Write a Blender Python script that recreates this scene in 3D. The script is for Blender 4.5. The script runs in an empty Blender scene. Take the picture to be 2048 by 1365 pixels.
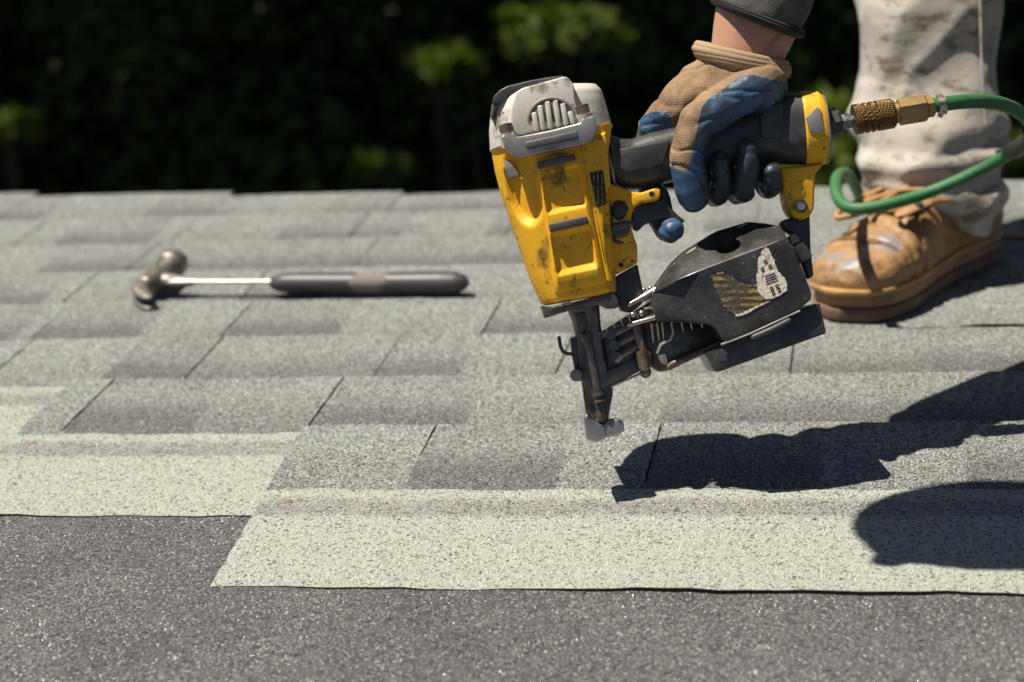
import bpy, bmesh, math, random
import numpy as np
from mathutils import Matrix, Vector, noise

# ------------------------------------------------------------------ camera, sky, sun
SC = bpy.context.scene
COL = SC.collection
F = 4000.0; CX, CY = 1024.0, 682.5            # lens length and centre in photo pixels (2048 wide)
RC = np.array([[0.98184014, 0.01178208, 0.18934394],
               [0.17713586, 0.30038118, -0.93722678],
               [-0.06791784, 0.95374647, 0.29283927]])   # columns: camera right, up, back
CP = np.array([0.24747079, -1.5785069, 0.59323999])
cam_d = bpy.data.cameras.new('camera'); cam = bpy.data.objects.new('camera', cam_d); COL.objects.link(cam)
cam.matrix_world = Matrix([[*RC[0], CP[0]], [*RC[1], CP[1]], [*RC[2], CP[2]], [0, 0, 0, 1]])
cam_d.sensor_width = 36.0; cam_d.lens = F / 2048 * 36; cam_d.clip_start = .05; cam_d.clip_end = 300
cam_d.dof.use_dof = True; cam_d.dof.focus_distance = 1.57; cam_d.dof.aperture_fstop = 5.2
SC.camera = cam
SUN = Vector((0.365, 0.06, -1.0))             # the way the light travels
el = math.atan2(1, math.hypot(SUN.x, SUN.y))
wd = bpy.data.worlds.new('World'); SC.world = wd; wd.use_nodes = True
nt = wd.node_tree; bg = nt.nodes['Background']
sky = nt.nodes.new('ShaderNodeTexSky'); sky.sky_type = 'NISHITA'; sky.sun_disc = False
sky.air_density = .6; sky.dust_density = .4; sky.sun_elevation = el; sky.sun_rotation = math.atan2(-SUN.x, -SUN.y)
nt.links.new(sky.outputs[0], bg.inputs[0]); bg.inputs[1].default_value = 0.05
sl = bpy.data.lights.new('sun', 'SUN'); sl.energy = 5.0; sl.angle = math.radians(.53); sl.color = (1, .94, .83)
so = bpy.data.objects.new('sun', sl); COL.objects.link(so); so.rotation_euler = SUN.to_track_quat('-Z', 'Y').to_euler()
so.location = (-4, 1, 9)
SC.view_settings.view_transform = 'Standard'; SC.view_settings.look = 'None'
SC.view_settings.exposure = 0.52; SC.view_settings.gamma = 1.0; SC.view_settings.use_curve_mapping = False

# ------------------------------------------------------------------ helpers
def ray(px, py): return RC @ np.array([(px - CX) / F, (CY - py) / F, -1.0])
def at(px, py, dep): return Vector(CP + ray(px, py) * dep)          # a measured point at its distance from the lens
def on_roof(px, py, z=0.0):
    d = ray(px, py); return Vector(CP + d * ((z - CP[2]) / d[2]))
DG = 1.60                                                            # distance of the tool's middle plane
OX, OY = (1205 - CX) / F * DG, (CY - 885) / F * DG
def L(px, py, w=0.0):                                                # tool drawing: pixel, w in mm towards the viewer
    d = DG - w * .001
    return Vector(((px - CX) / F * d - OX, (CY - py) / F * d - OY, w * .001))
TOOL = Matrix([[*RC[0], 0], [*RC[1], 0], [*RC[2], 0], [0, 0, 0, 1]]); TOOL.translation = at(1205, 885, DG)
def W(px, py, w=0.0): return TOOL @ L(px, py, w)
MMPX = DG / F                                                        # metres per pixel in the tool's plane

def tag(o, label=None, cat=None, group=None, kind=None):
    if label: o['label'] = label
    if cat: o['category'] = cat
    if group: o['group'] = group
    if kind: o['kind'] = kind
    return o
def empty(name, loc=(0, 0, 0), mat=None):
    o = bpy.data.objects.new(name, None); COL.objects.link(o); o.empty_display_size = .05
    if mat is not None: o.matrix_world = mat
    else: o.location = loc
    return o
def finish(me, angle=38):
    me.validate(); me.shade_smooth(); me.set_sharp_from_angle(angle=math.radians(angle))
def link(name, me, mat, parent=None):
    o = bpy.data.objects.new(name, me); COL.objects.link(o)
    if mat: me.materials.append(mat)
    if parent is not None: o.parent = parent
    return o
def smooth01(a, b, x):
    t = min(1, max(0, (x - a) / (b - a))); return t * t * (3 - 2 * t)
def inside(poly, x, y):
    c = False; j = len(poly) - 1
    for i in range(len(poly)):
        xi, yi = poly[i]; xj, yj = poly[j]
        if (yi > y) != (yj > y) and x < (xj - xi) * (y - yi) / (yj - yi) + xi: c = not c
        j = i
    return c

class MB:
    """collects shapes of one part; build() links them as one mesh"""
    def __init__(s): s.v = []; s.f = []
    def add(s, v, f):
        k = len(s.v); s.v += [tuple(p) for p in v]; s.f += [tuple(i + k for i in q) for q in f]; return s
    def bm(s, bm):
        bm.verts.index_update(); s.add([v.co for v in bm.verts], [[v.index for v in q.verts] for q in bm.faces]); bm.free(); return s
    def tube(s, P, r, n=14, cap='flat', flat=(1, 1), up=None, hexa=False):
        P = [Vector(p) for p in P]; m = len(P)
        r = [r] * m if not hasattr(r, '__len__') else list(r)
        T = [(P[min(i + 1, m - 1)] - P[max(i - 1, 0)]).normalized() for i in range(m)]
        a = Vector(up) if up else (Vector((0, 0, 1)) if abs(T[0].z) < .9 else Vector((1, 0, 0)))
        N = []; 
        for t in T:
            a = (a - t * a.dot(t)).normalized(); N.append(a.copy())
        if cap == 'round':
            for end in (0, 1):
                e = 0 if end == 0 else len(P) - 1; sgn = -1 if end == 0 else 1
                c, t, nn, rr = P[e].copy(), T[e], N[e], r[e]
                ex = [(c + t * sgn * rr * math.sin(q), rr * math.cos(q)) for q in (.45, .85, 1.2, 1.45)]
                if end == 0:
                    for p, q in ex: P.insert(0, p); r.insert(0, q); T.insert(0, t); N.insert(0, nn)
                else:
                    for p, q in ex: P.append(p); r.append(q); T.append(t); N.append(nn)
        v = []; f = []
        for p, t, nn, rr in zip(P, T, N, r):
            b = t.cross(nn)
            for k in range(n):
                q = 2 * math.pi * k / n
                v.append(p + nn * (math.cos(q) * rr * flat[0]) + b * (math.sin(q) * rr * flat[1]))
        for i in range(len(P) - 1):
            for k in range(n):
                f.append((i * n + k, i * n + (k + 1) % n, (i + 1) * n + (k + 1) % n, (i + 1) * n + k))
        f.append(tuple(range(n))[::-1]); f.append(tuple((len(P) - 1) * n + k for k in range(n)))
        return s.add(v, f)
    def ball(s, c, r, n=14, axes=None):
        c = Vector(c); r = Vector((r, r, r)) if not hasattr(r, '__len__') else Vector(r)
        ax = axes or (Vector((1, 0, 0)), Vector((0, 1, 0)), Vector((0, 0, 1)))
        v = [c + ax[2] * r.z, c - ax[2] * r.z]; f = []; m = n // 2
        for i in range(1, m):
            a = math.pi * i / m
            for k in range(n):
                q = 2 * math.pi * k / n
                v.append(c + ax[0] * (r.x * math.sin(a) * math.cos(q)) + ax[1] * (r.y * math.sin(a) * math.sin(q)) + ax[2] * (r.z * math.cos(a)))
        for k in range(n):
            f.append((0, 2 + k, 2 + (k + 1) % n)); e = 2 + (m - 2) * n; f.append((1, e + (k + 1) % n, e + k))
            for i in range(m - 2):
                b = 2 + i * n; f.append((b + k, b + n + k, b + n + (k + 1) % n, b + (k + 1) % n))
        return s.add(v, f)
    def prism(s, pts, back, bev=.001, seg=2, backbev=True):
        """pts: outline as Vectors; back: extrusion vector"""
        bm = bmesh.new(); back = Vector(back)
        fv = [bm.verts.new(p) for p in pts]; ff = bm.faces.new(fv)
        g = bmesh.ops.extrude_face_region(bm, geom=[ff])
        nv = [x for x in g['geom'] if isinstance(x, bmesh.types.BMVert)]
        bmesh.ops.translate(bm, verts=nv, vec=back)
        bmesh.ops.recalc_face_normals(bm, faces=bm.faces[:])
        if bev > 0:
            es = [e for e in bm.edges if (len(e.link_faces) == 2)] if backbev else [e for e in ff.edges]
            bmesh.ops.bevel(bm, geom=es, offset=bev, segments=seg, profile=.5, affect='EDGES', clamp_overlap=True)
        return s.bm(bm)
    def plate(s, px, wf, th, bev=.8, seg=2, lean=0.0):
        """outline in drawing pixels, front at wf mm, th mm thick"""
        return s.prism([L(x, y, wf - lean * (x - 1070) / 145) for x, y in px], (0, 0, -th * .001), bev * .001, seg)
    def rod(s, pts, r, n=10, cap='flat', flat=(1, 1)):
        """points (px,py,w mm), radius in mm"""
        rr = [q * .001 for q in r] if hasattr(r, '__len__') else r * .001
        return s.tube([L(*p) for p in pts], rr, n, cap, flat, up=(0, 0, 1))
    def loft(s, secs):
        """closed rings of equal length"""
        n = len(secs[0]); v = [p for q in secs for p in q]; f = []
        for i in range(len(secs) - 1):
            for k in range(n):
                f.append((i * n + k, i * n + (k + 1) % n, (i + 1) * n + (k + 1) % n, (i + 1) * n + k))
        f.append(tuple(range(n))[::-1]); f.append(tuple((len(secs) - 1) * n + k for k in range(n)))
        return s.add(v, f)
    def mesh(s, name, org=None):
        me = bpy.data.meshes.new(name)
        v = s.v if org is None else [tuple(Vector(p) - Vector(org)) for p in s.v]
        me.from_pydata(v, [], s.f)
        bm = bmesh.new(); bm.from_mesh(me); bmesh.ops.recalc_face_normals(bm, faces=bm.faces[:]); bm.to_mesh(me); bm.free()
        return me
    def build(s, name, mat, parent=None, angle=38, org=None):
        me = s.mesh(name, org); finish(me, angle); return link(name, me, mat, parent)
    def fused(s, name, voxel, it=6, org=None, fac=.5):
        """union of overlapping closed shapes as one continuous skin"""
        me = s.mesh(name, org); o = bpy.data.objects.new(name, me); COL.objects.link(o)
        m = o.modifiers.new('r', 'REMESH'); m.mode = 'VOXEL'; m.voxel_size = voxel
        m = o.modifiers.new('s', 'SMOOTH'); m.iterations = it; m.factor = fac
        dg = bpy.context.evaluated_depsgraph_get(); dg.update()
        out = bpy.data.meshes.new_from_object(o.evaluated_get(dg))
        bpy.data.objects.remove(o); bpy.data.meshes.remove(me); out.name = name; out.materials.clear()
        out.shade_smooth(); return out
def displace(me, fn):
    n = len(me.vertices); co = np.empty(n * 3); me.vertices.foreach_get('co', co); nn = np.empty(n * 3); me.vertices.foreach_get('normal', nn)
    co = co.reshape(-1, 3); nn = nn.reshape(-1, 3); k = np.array([fn(Vector(p)) for p in co])
    me.vertices.foreach_set('co', (co + nn * k[:, None]).ravel()); me.update()
def colour_attr(me, fn, name='mask'):
    a = me.attributes.new(name, 'FLOAT', 'POINT'); n = len(me.vertices)
    a.data.foreach_set('value', [float(fn(v.co)) for v in me.vertices])

# ------------------------------------------------------------------ materials
class NT:
    def __init__(s, name):
        s.m = bpy.data.materials.new(name); s.m.use_nodes = True; s.t = s.m.node_tree
        s.b = s.t.nodes['Principled BSDF']
    def n(s, ty, **k):
        o = s.t.nodes.new('ShaderNode' + ty)
        for a, b in k.items(): setattr(o, a, b)
        return o
    def set(s, sock, v):
        if isinstance(v, bpy.types.NodeSocket): s.t.links.new(v, sock)
        elif v is not None: sock.default_value = (*v, 1) if (hasattr(v, '__len__') and len(v) == 3 and sock.type == 'RGBA') else v
    def coord(s, kind='Object', scale=1.0):
        c = s.n('NewGeometry').outputs['Position'] if kind == 'World' else s.n('TexCoord').outputs[kind]
        if scale == 1.0: return c
        m = s.n('Mapping'); s.set(m.inputs['Vector'], c)
        m.inputs['Scale'].default_value = scale if hasattr(scale, '__len__') else (scale,) * 3
        return m.outputs[0]
    def noise(s, vec, scale, detail=4, rough=.6, out=0, dist=0):
        o = s.n('TexNoise'); s.set(o.inputs['Vector'], vec); o.inputs['Scale'].default_value = scale
        o.inputs['Detail'].default_value = detail; o.inputs['Roughness'].default_value = rough; o.inputs['Distortion'].default_value = dist
        return o.outputs[out]
    def voro(s, vec, scale, out='Distance', feat='F1', rnd=1.0):
        o = s.n('TexVoronoi'); o.feature = feat; s.set(o.inputs['Vector'], vec); o.inputs['Scale'].default_value = scale
        o.inputs['Randomness'].default_value = rnd; return o.outputs[out]
    def ramp(s, fac, stops, interp='LINEAR'):
        o = s.n('ValToRGB'); s.set(o.inputs[0], fac); c = o.color_ramp; c.interpolation = interp
        while len(c.elements) < len(stops): c.elements.new(.5)
        for e, (p, q) in zip(c.elements, stops): e.position = p; e.color = (*q, 1) if hasattr(q, '__len__') else (q, q, q, 1)
        return o.outputs[0]
    def mix(s, fac, a, b, mode='MIX'):
        o = s.n('MixRGB'); o.blend_type = mode; s.set(o.inputs[0], fac); s.set(o.inputs[1], a); s.set(o.inputs[2], b); return o.outputs[0]
    def math(s, op, a, b=None, c=None):
        o = s.n('Math'); o.operation = op; s.set(o.inputs[0], a); s.set(o.inputs[1], b); s.set(o.inputs[2], c); return o.outputs[0]
    def sep(s, v, i):
        o = s.n('SeparateXYZ'); s.set(o.inputs[0], v); return o.outputs[i]
    def attr(s, name):
        o = s.n('Attribute'); o.attribute_name = name; return o.outputs['Fac']
    def bump(s, h, strength=.3, dist=.001, normal=None):
        o = s.n('Bump'); o.inputs['Strength'].default_value = strength; o.inputs['Distance'].default_value = dist
        s.set(o.inputs['Height'], h); s.set(o.inputs['Normal'], normal); return o.outputs[0]
    def out(s, color=None, rough=None, metal=None, normal=None, spec=None, **k):
        B = s.b.inputs
        s.set(B['Base Color'], color); s.set(B['Roughness'], rough); s.set(B['Metallic'], metal); s.set(B['Normal'], normal)
        s.set(B['Specular IOR Level'], spec)
        for a, v in k.items(): s.set(B[a.replace('_', ' ')], v)
        return s.m

def granules(name, kind):
    """mineral granules on asphalt: every cell its own colour and tilt"""
    t = NT(name); p = t.coord('World')
    wob = t.noise(p, 900, 1)
    gs = 620 if kind == 'tab' else 540; cell = t.voro(p, gs, 'Color'); dist = t.voro(p, gs, 'Distance')
    r = t.sep(cell, 0); g = t.sep(cell, 1)
    broad = t.noise(p, 22, 4, .65); fine = t.noise(p, 160, 3, .6)
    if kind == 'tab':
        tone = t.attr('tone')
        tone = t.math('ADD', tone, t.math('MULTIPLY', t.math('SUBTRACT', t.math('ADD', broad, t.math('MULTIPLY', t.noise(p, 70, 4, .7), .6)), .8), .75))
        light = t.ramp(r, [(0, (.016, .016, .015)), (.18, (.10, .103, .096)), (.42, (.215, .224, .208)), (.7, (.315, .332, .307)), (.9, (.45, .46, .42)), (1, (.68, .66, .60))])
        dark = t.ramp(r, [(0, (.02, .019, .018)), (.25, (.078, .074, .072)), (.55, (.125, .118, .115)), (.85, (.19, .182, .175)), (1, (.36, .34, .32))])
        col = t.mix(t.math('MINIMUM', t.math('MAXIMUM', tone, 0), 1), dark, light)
    elif kind == 'head':
        y = t.sep(t.coord('Object'), 1)                   # distance from the butt edge is minus y
        band = t.attr('tone')
        band = t.math('ADD', band, t.math('MULTIPLY', t.math('SUBTRACT', t.noise(p, 45, 5, .75), .5), 2.2))
        pale = t.ramp(r, [(0, (.03, .03, .026)), (.07, (.15, .154, .13)), (.2, (.285, .295, .25)), (.6, (.36, .372, .312)), (1, (.50, .505, .43))])
        grey = t.ramp(r, [(0, (.03, .028, .027)), (.2, (.16, .154, .145)), (.6, (.25, .24, .225)), (1, (.42, .41, .37))])
        col = t.mix(t.math('MINIMUM', t.math('MAXIMUM', band, 0), 1), grey, pale)
    else:
        col = t.ramp(r, [(0, (.025, .023, .023)), (.25, (.07, .064, .063)), (.6, (.125, .116, .113)), (.85, (.20, .188, .182)), (.95, (.34, .33, .32)), (1, (.6, .58, .56))])
    if kind == 'under': col = t.mix(.6, col, t.ramp(t.noise(p, 7, 5, .65), [(.3, .48), (.7, 1.15)]), 'MULTIPLY')
    col = t.mix(.35, col, t.ramp(fine, [(.3, .62), (.7, 1.35)]), 'MULTIPLY')
    # tilt of every granule
    tilt = t.n('VectorMath', operation='MULTIPLY_ADD'); t.set(tilt.inputs[0], cell)
    k = 1.7 if kind == 'under' else 1.25
    tilt.inputs[1].default_value = (k, k, k * .3); tilt.inputs[2].default_value = (-k / 2, -k / 2, -k * .15)
    add = t.n('VectorMath', operation='ADD'); t.set(add.inputs[0], t.n('NewGeometry').outputs['Normal']); t.set(add.inputs[1], tilt.outputs[0])
    nrm = t.n('VectorMath', operation='NORMALIZE'); t.set(nrm.inputs[0], add.outputs[0])
    h = t.math('SUBTRACT', 1.0, t.math('MULTIPLY', dist, 1.0))
    bm = t.bump(h, .8, .0011, nrm.outputs[0])
    rough = t.ramp(g, [(0, .13), (.18, .17), (.24, .7), (1, .9)]) if kind == 'under' else t.ramp(g, [(0, .28), (.1, .34), (.16, .8), (1, .95)])
    return t.out(col, rough, 0.0, bm, .5)
def paint(name, base, dirt=(.05, .03, .012), chip=(.42, .42, .42), wear=.62, rough=.42, coat=.0, dscale=1.0):
    t = NT(name); p = t.coord('Object')
    n1 = t.noise(p, 38 * dscale, 5, .62); n2 = t.noise(p, 210 * dscale, 3, .6); n3 = t.noise(p, 16, 3, .55)
    scr = t.noise(t.coord('Object', (40, 9, 30)), 9, 4, .65, dist=.6)
    c = t.mix(t.ramp(n3, [(.35, 0), (.75, .35)]), base, tuple(q * .72 for q in base))
    c = t.mix(t.ramp(n1, [(wear - .02, 0), (wear + .10, .75)]), c, dirt)
    sp = t.math('MULTIPLY', t.ramp(n2, [(.61, 0), (.66, .9)]), t.ramp(n1, [(.46, 0), (.58, 1)]))
    c = t.mix(sp, c, dirt)
    c = t.mix(t.math('MULTIPLY', t.ramp(scr, [(.66, 0), (.69, 1)]), .75), c, dirt)
    chipm = t.math('MULTIPLY', t.ramp(t.noise(t.coord('Object'), 55, 4, .7), [(.715, 0), (.725, 1)]), 1.0)
    c = t.mix(chipm, c, chip)
    r = t.math('ADD', rough, t.math('MULTIPLY', n1, .25))
    return t.out(c, r, 0.0, t.bump(t.noise(p, 420, 3), .12, .0006), .5)
def metal(name, base, rough=.35, metallic=1.0, rust=None, rustat=.6, bump=.15, grime=(.03, .026, .022), grimeat=.6):
    t = NT(name); p = t.coord('Object')
    n1 = t.noise(p, 45, 5, .65); n2 = t.noise(p, 300, 3, .6)
    c = t.mix(t.ramp(n1, [(grimeat - .1, 0), (grimeat + .15, .9)]), base, grime)
    if rust: c = t.mix(t.ramp(t.noise(p, 70, 5, .7), [(rustat - .05, 0), (rustat + .08, .9)]), c, rust)
    m = t.math('MULTIPLY', t.ramp(n1, [(grimeat - .1, 1), (grimeat + .15, .2)]), metallic)
    r = t.math('ADD', rough - .08, t.math('MULTIPLY', n1, .3))
    return t.out(c, r, m, t.bump(t.math('ADD', n2, t.math('MULTIPLY', n1, .6)), bump, .0008))
def plain(name, base, rough=.5, bump=.15, bscale=300, var=.25, metallic=0.0, spec=.5, grime=None):
    t = NT(name); p = t.coord('Object')
    n1 = t.noise(p, 30, 4, .6)
    c = t.mix(t.ramp(n1, [(.3, 0), (.7, 1)]), tuple(q * (1 - var) for q in base), tuple(q * (1 + var) for q in base))
    if grime: c = t.mix(t.ramp(t.noise(p, 60, 5, .7), [(.52, 0), (.68, .8)]), c, grime)
    r = t.math('ADD', rough - .1, t.math('MULTIPLY', t.noise(p, 90, 4), .2))
    return t.out(c, r, metallic, t.bump(t.noise(p, bscale, 3), bump, .0006), spec)
def scratched_black(name):
    t = NT(name); p = t.coord('Object')
    s1 = t.noise(t.coord('Object', (12, 60, 20)), 14, 4, .7, dist=.5); s2 = t.noise(t.coord('Object', (55, 10, 20)), 12, 4, .7, dist=.8)
    n = t.noise(p, 40, 5, .65); d = t.noise(p, 330, 3, .6)
    c = t.mix(t.ramp(n, [(.4, 0), (.75, .8)]), (.026, .024, .023), (.085, .076, .066))
    c = t.mix(t.ramp(s1, [(.66, 0), (.70, .7)]), c, (.20, .19, .18))
    c = t.mix(t.ramp(s2, [(.68, 0), (.71, .6)]), c, (.20, .19, .18))
    c = t.mix(t.math('MULTIPLY', t.ramp(d, [(.6, 0), (.68, .6)]), t.ramp(n, [(.42, 0), (.6, 1)])), c, (.22, .2, .17))
    return t.out(c, t.math('ADD', .15, t.math('MULTIPLY', n, .3)), 0.0, t.bump(t.math('ADD', n, t.math('MULTIPLY', d, .4)), .18, .0007), .55)
def knit(name):
    """knitted tan back of a work glove dipped in blue rubber (attribute mask = rubber)"""
    t = NT(name); p = t.coord('Object'); k = t.attr('mask')
    w1 = t.n('TexWave', wave_type='BANDS', bands_direction='DIAGONAL'); t.set(w1.inputs['Vector'], p); w1.inputs['Scale'].default_value = 300
    w1.inputs['Distortion'].default_value = 2.2; w1.inputs['Detail'].default_value = 1
    w2 = t.n('TexWave', wave_type='BANDS', bands_direction='Z'); t.set(w2.inputs['Vector'], p); w2.inputs['Scale'].default_value = 260
    w2.inputs['Distortion'].default_value = 1.5
    weave = t.math('MULTIPLY', w1.outputs['Fac'], w2.outputs['Fac'])
    n = t.noise(p, 40, 5, .65); n2 = t.noise(p, 240, 4, .65)
    tan = t.mix(t.ramp(n, [(.38, 0), (.66, .85)]), (.42, .275, .155), (.17, .105, .058))
    tan = t.mix(t.math('MULTIPLY', t.math('SUBTRACT', 1.0, weave), .38), tan, (.10, .062, .035))
    gr = t.math('ADD', t.noise(p, 28, 5, .7), t.math('MULTIPLY', t.attr('grime'), .28))
    blue = t.mix(t.ramp(gr, [(.40, 0), (.66, .92)]), (.045, .102, .185), (.028, .030, .034))
    blue = t.mix(t.math('MULTIPLY', t.ramp(weave, [(.35, 0), (.7, 1)]), .35), blue, (.10, .17, .27))
    edge = t.math('ADD', k, t.math('MULTIPLY', t.math('SUBTRACT', t.noise(p, 180, 4, .7), .5), .5))
    m = t.ramp(edge, [(.46, 0), (.54, 1)])
    c = t.mix(m, tan, blue)
    r = t.mix(m, (.93,) * 3, (.40,) * 3)
    wk = t.math('MULTIPLY', weave, t.math('SUBTRACT', .75, t.math('MULTIPLY', k, .55)))
    h = t.math('ADD', wk, t.math('ADD', t.math('MULTIPLY', n2, .6), t.math('MULTIPLY', t.noise(p, 85, 4, .6, dist=1.2), 1.6)))
    return t.out(c, r, 0.0, t.bump(h, .55, .0009), .4)

MAT = {}
MAT['tab'] = granules('shingle granules', 'tab'); MAT['head'] = granules('headlap granules', 'head'); MAT['under'] = granules('underlayment granules', 'under')
MAT['asphalt'] = plain('cut asphalt', (.012, .011, .011), .85, .6, 500)
MAT['wood'] = plain('deck wood', (.28, .19, .11), .8)
MAT['yellow'] = paint('worn yellow paint', (.87, .445, .009), wear=.575)
MAT['white'] = paint('dirty white casting', (.62, .58, .50), dirt=(.12, .085, .05), chip=(.3, .29, .27), wear=.57, rough=.38)
MAT['flange'] = metal('grey cast flange', (.40, .37, .34), .38, .75, grime=(.11, .09, .07), grimeat=.58)
MAT['rubber'] = plain('black rubber', (.045, .043, .042), .40, .25, 400, .35, grime=(.085, .078, .07))
MAT['bumper'] = plain('rubber bumper', (.085, .08, .078), .55, .2, 400, .2, grime=(.14, .12, .09))
MAT['black'] = scratched_black('scratched black plastic')
MAT['steel'] = metal('dark oily steel', (.19, .165, .14), .26, .85, rust=(.13, .08, .045), rustat=.58, grime=(.012, .011, .01), grimeat=.52)
MAT['bright'] = metal('worn bright steel', (.52, .46, .39), .3, 1, rust=(.12, .075, .045), rustat=.60, grimeat=.62)
MAT['nail'] = metal('galvanised nail', (.62, .50, .30), .3, 1, grimeat=.75)
MAT['screw'] = metal('socket screw', (.26, .21, .165), .4, .8, rust=(.16, .09, .05), rustat=.5)

# ------------------------------------------------------------------ the roof
rnd = random.Random(7)
EX, HT = .1365, .324                      # exposure and full height of a shingle
ZR = -.0105                               # level of the deck, so that the shingle faces lie near zero
roof = MB().prism([Vector((-2.2, -2.6, -.022)), Vector((2.6, -2.6, -.022)), Vector((2.6, .985, -.022)), Vector((-2.2, .985, -.022))], (0, 0, -.03), .002).build('roof', MAT['wood'])
tag(roof, kind='structure')
und = MB()
nx, ny = 60, 44
vv = [(-2.2 + 4.8 * i / nx, -2.6 + 3.6 * j / ny, ZR + .0006 * math.sin(i * 1.7 + j * .6)) for j in range(ny + 1) for i in range(nx + 1)]
und.add(vv, [(j * (nx + 1) + i, j * (nx + 1) + i + 1, (j + 1) * (nx + 1) + i + 1, (j + 1) * (nx + 1) + i) for j in range(ny) for i in range(nx)])
me = und.mesh('underlayment'); me.shade_smooth(); link('underlayment', me, MAT['under'], roof)
JOINTS = [
    [-.281, -.158, .044, .47, .66, .93, 1.2, 1.5],
    [-.560, -.516, -.28, .375, .52, .80, 1.05, 1.3, 1.6],
    [-1.5, -1.2, -.95, -.66, -.447, -.254, -.075, .148, .42, .66, .95, 1.3, 1.6],
    [-1.6, -1.25, -.93, -.671, -.457, -.174, .11, .40, .69, 1.0, 1.3, 1.6],
    [-1.5, -1.2, -.90, -.692, -.481, -.26, .02, .30, .55, .8, 1.2, 1.6],
    [-1.6, -1.25, -.95, -.666, -.379, -.10, .20, .47, .75, 1.1, 1.6],
    [-1.5, -1.15, -.873, -.657, -.425, -.225, .08, .36, .60, .95, 1.3, 1.6],
    [-1.6, -1.25, -.958, -.659, -.408, -.12, .18, .50, .8, 1.2, 1.6]]
NB = 1 + 0
def ztop(yb, x, row):                     # upper face of a strip, yb from the butt edge
    z = .0135 - .0098 * yb / HT
    z += .0007 * math.sin(7 * x + row * 2.1) + .0004 * math.sin(23 * x + row)
    if yb > .25: z += .0006 * smooth01(.25, HT, yb) * (1 + math.sin(9.5 * x + 1.3 * row) + .5 * math.sin(31 * x))
    return z
def sheet(x0, x1, ya, yb, row, dz, thick, step, zones, tonefn, xw=0.0, eave=0.0):
    """a slightly uneven slab between two distances from the butt; edges dark"""
    xs = {x0, x1}; n = max(1, round((x1 - x0) / step)); xs |= {x0 + (x1 - x0) * i / n for i in range(n + 1)}
    for z0, z1, _ in zones:
        for q in (z0, z1):
            if x0 + .002 < q < x1 - .002: xs |= {q - .0012, q + .0012}
    xs = sorted(xs); m = max(2, round((yb - ya) / .0125)); ys = [ya + (yb - ya) * j / m for j in range(m + 1)]
    v = []; tone = []
    for lay in (0, 1):
        for j, y in enumerate(ys):
            for i, x in enumerate(xs):
                e = 0.0012 * math.sin(61 * x + row * 3) + .0008 * math.sin(173 * x) if j in (0, m) else 0
                ex = .0003 * math.sin(140 * y + row + i) if i in (0, len(xs) - 1) else 0
                sk = .055 * (y - .03) * smooth01(x0 + .25, x0, x) if (row == 0 and x0 < -.2) else 0
                v.append((x + ex + sk, -(y + e) + eave * (1 - min(1, y / EX)), ztop(y, x, row) + dz - lay * thick - (.0021 * smooth01(EX - .016, EX + .003, y) if dz == 0 else 0)))
                tone.append(tonefn(x, y))
    w = len(xs); f = []; mi = []
    def q(lay, i, j): return lay * w * (m + 1) + j * w + i
    for j in range(m):
        for i in range(w - 1):
            f.append((q(0, i, j), q(0, i, j + 1), q(0, i + 1, j + 1), q(0, i + 1, j))); mi.append(1 if dz < 0 and ys[j + 1] < EX else 0)
            f.append((q(1, i, j), q(1, i + 1, j), q(1, i + 1, j + 1), q(1, i, j + 1))); mi.append(1)
    for i in range(w - 1):
        f.append((q(0, i, 0), q(0, i + 1, 0), q(1, i + 1, 0), q(1, i, 0))); mi.append(1)
        f.append((q(0, i, m), q(1, i, m), q(1, i + 1, m), q(0, i + 1, m))); mi.append(1)
    for j in range(m):
        f.append((q(0, 0, j), q(1, 0, j), q(1, 0, j + 1), q(0, 0, j + 1))); mi.append(1)
        f.append((q(0, w - 1, j), q(0, w - 1, j + 1), q(1, w - 1, j + 1), q(1, w - 1, j))); mi.append(1)
    return v, f, mi, tone
def sheet_obj(name, data, mat, parent, loc=(0, 0, 0)):
    v, f, mi, tone = data; me = bpy.data.meshes.new(name); me.from_pydata(v, [], f)
    me.materials.append(mat); me.materials.append(MAT['asphalt'])
    me.polygons.foreach_set('material_index', mi)
    a = me.attributes.new('tone', 'FLOAT', 'POINT'); a.data.foreach_set('value', tone)
    me.shade_smooth(); me.set_sharp_from_angle(angle=math.radians(40))
    o = bpy.data.objects.new(name, me); COL.objects.link(o); o.parent = parent; o.location = loc; return o
KNOWN = {0: [(-.284, -.158, .9), (-.158, -.030, .12), (-.030, .044, .9), (.044, .185, .1), (.185, .30, .8), (.30, .42, .15)],
         1: [(-.56, -.516, .85), (-.516, -.392, .15), (-.392, -.28, .62), (-.28, -.135, .25), (-.135, .04, .8), (.04, .16, .3)],
         2: [(-.66, -.535, .9), (-.535, -.447, .1), (-.447, -.254, .5), (-.254, -.17, .3), (-.17, -.075, .85), (-.075, .03, .75), (.03, .148, .55), (.148, .26, .35)],
         3: [(-.671, -.55, .1), (-.55, -.457, .9), (-.457, -.33, .12), (-.33, -.174, .9), (-.174, -.05, .25)],
         4: [(-.692, -.6, .9), (-.6, -.481, .7)]}
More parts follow.
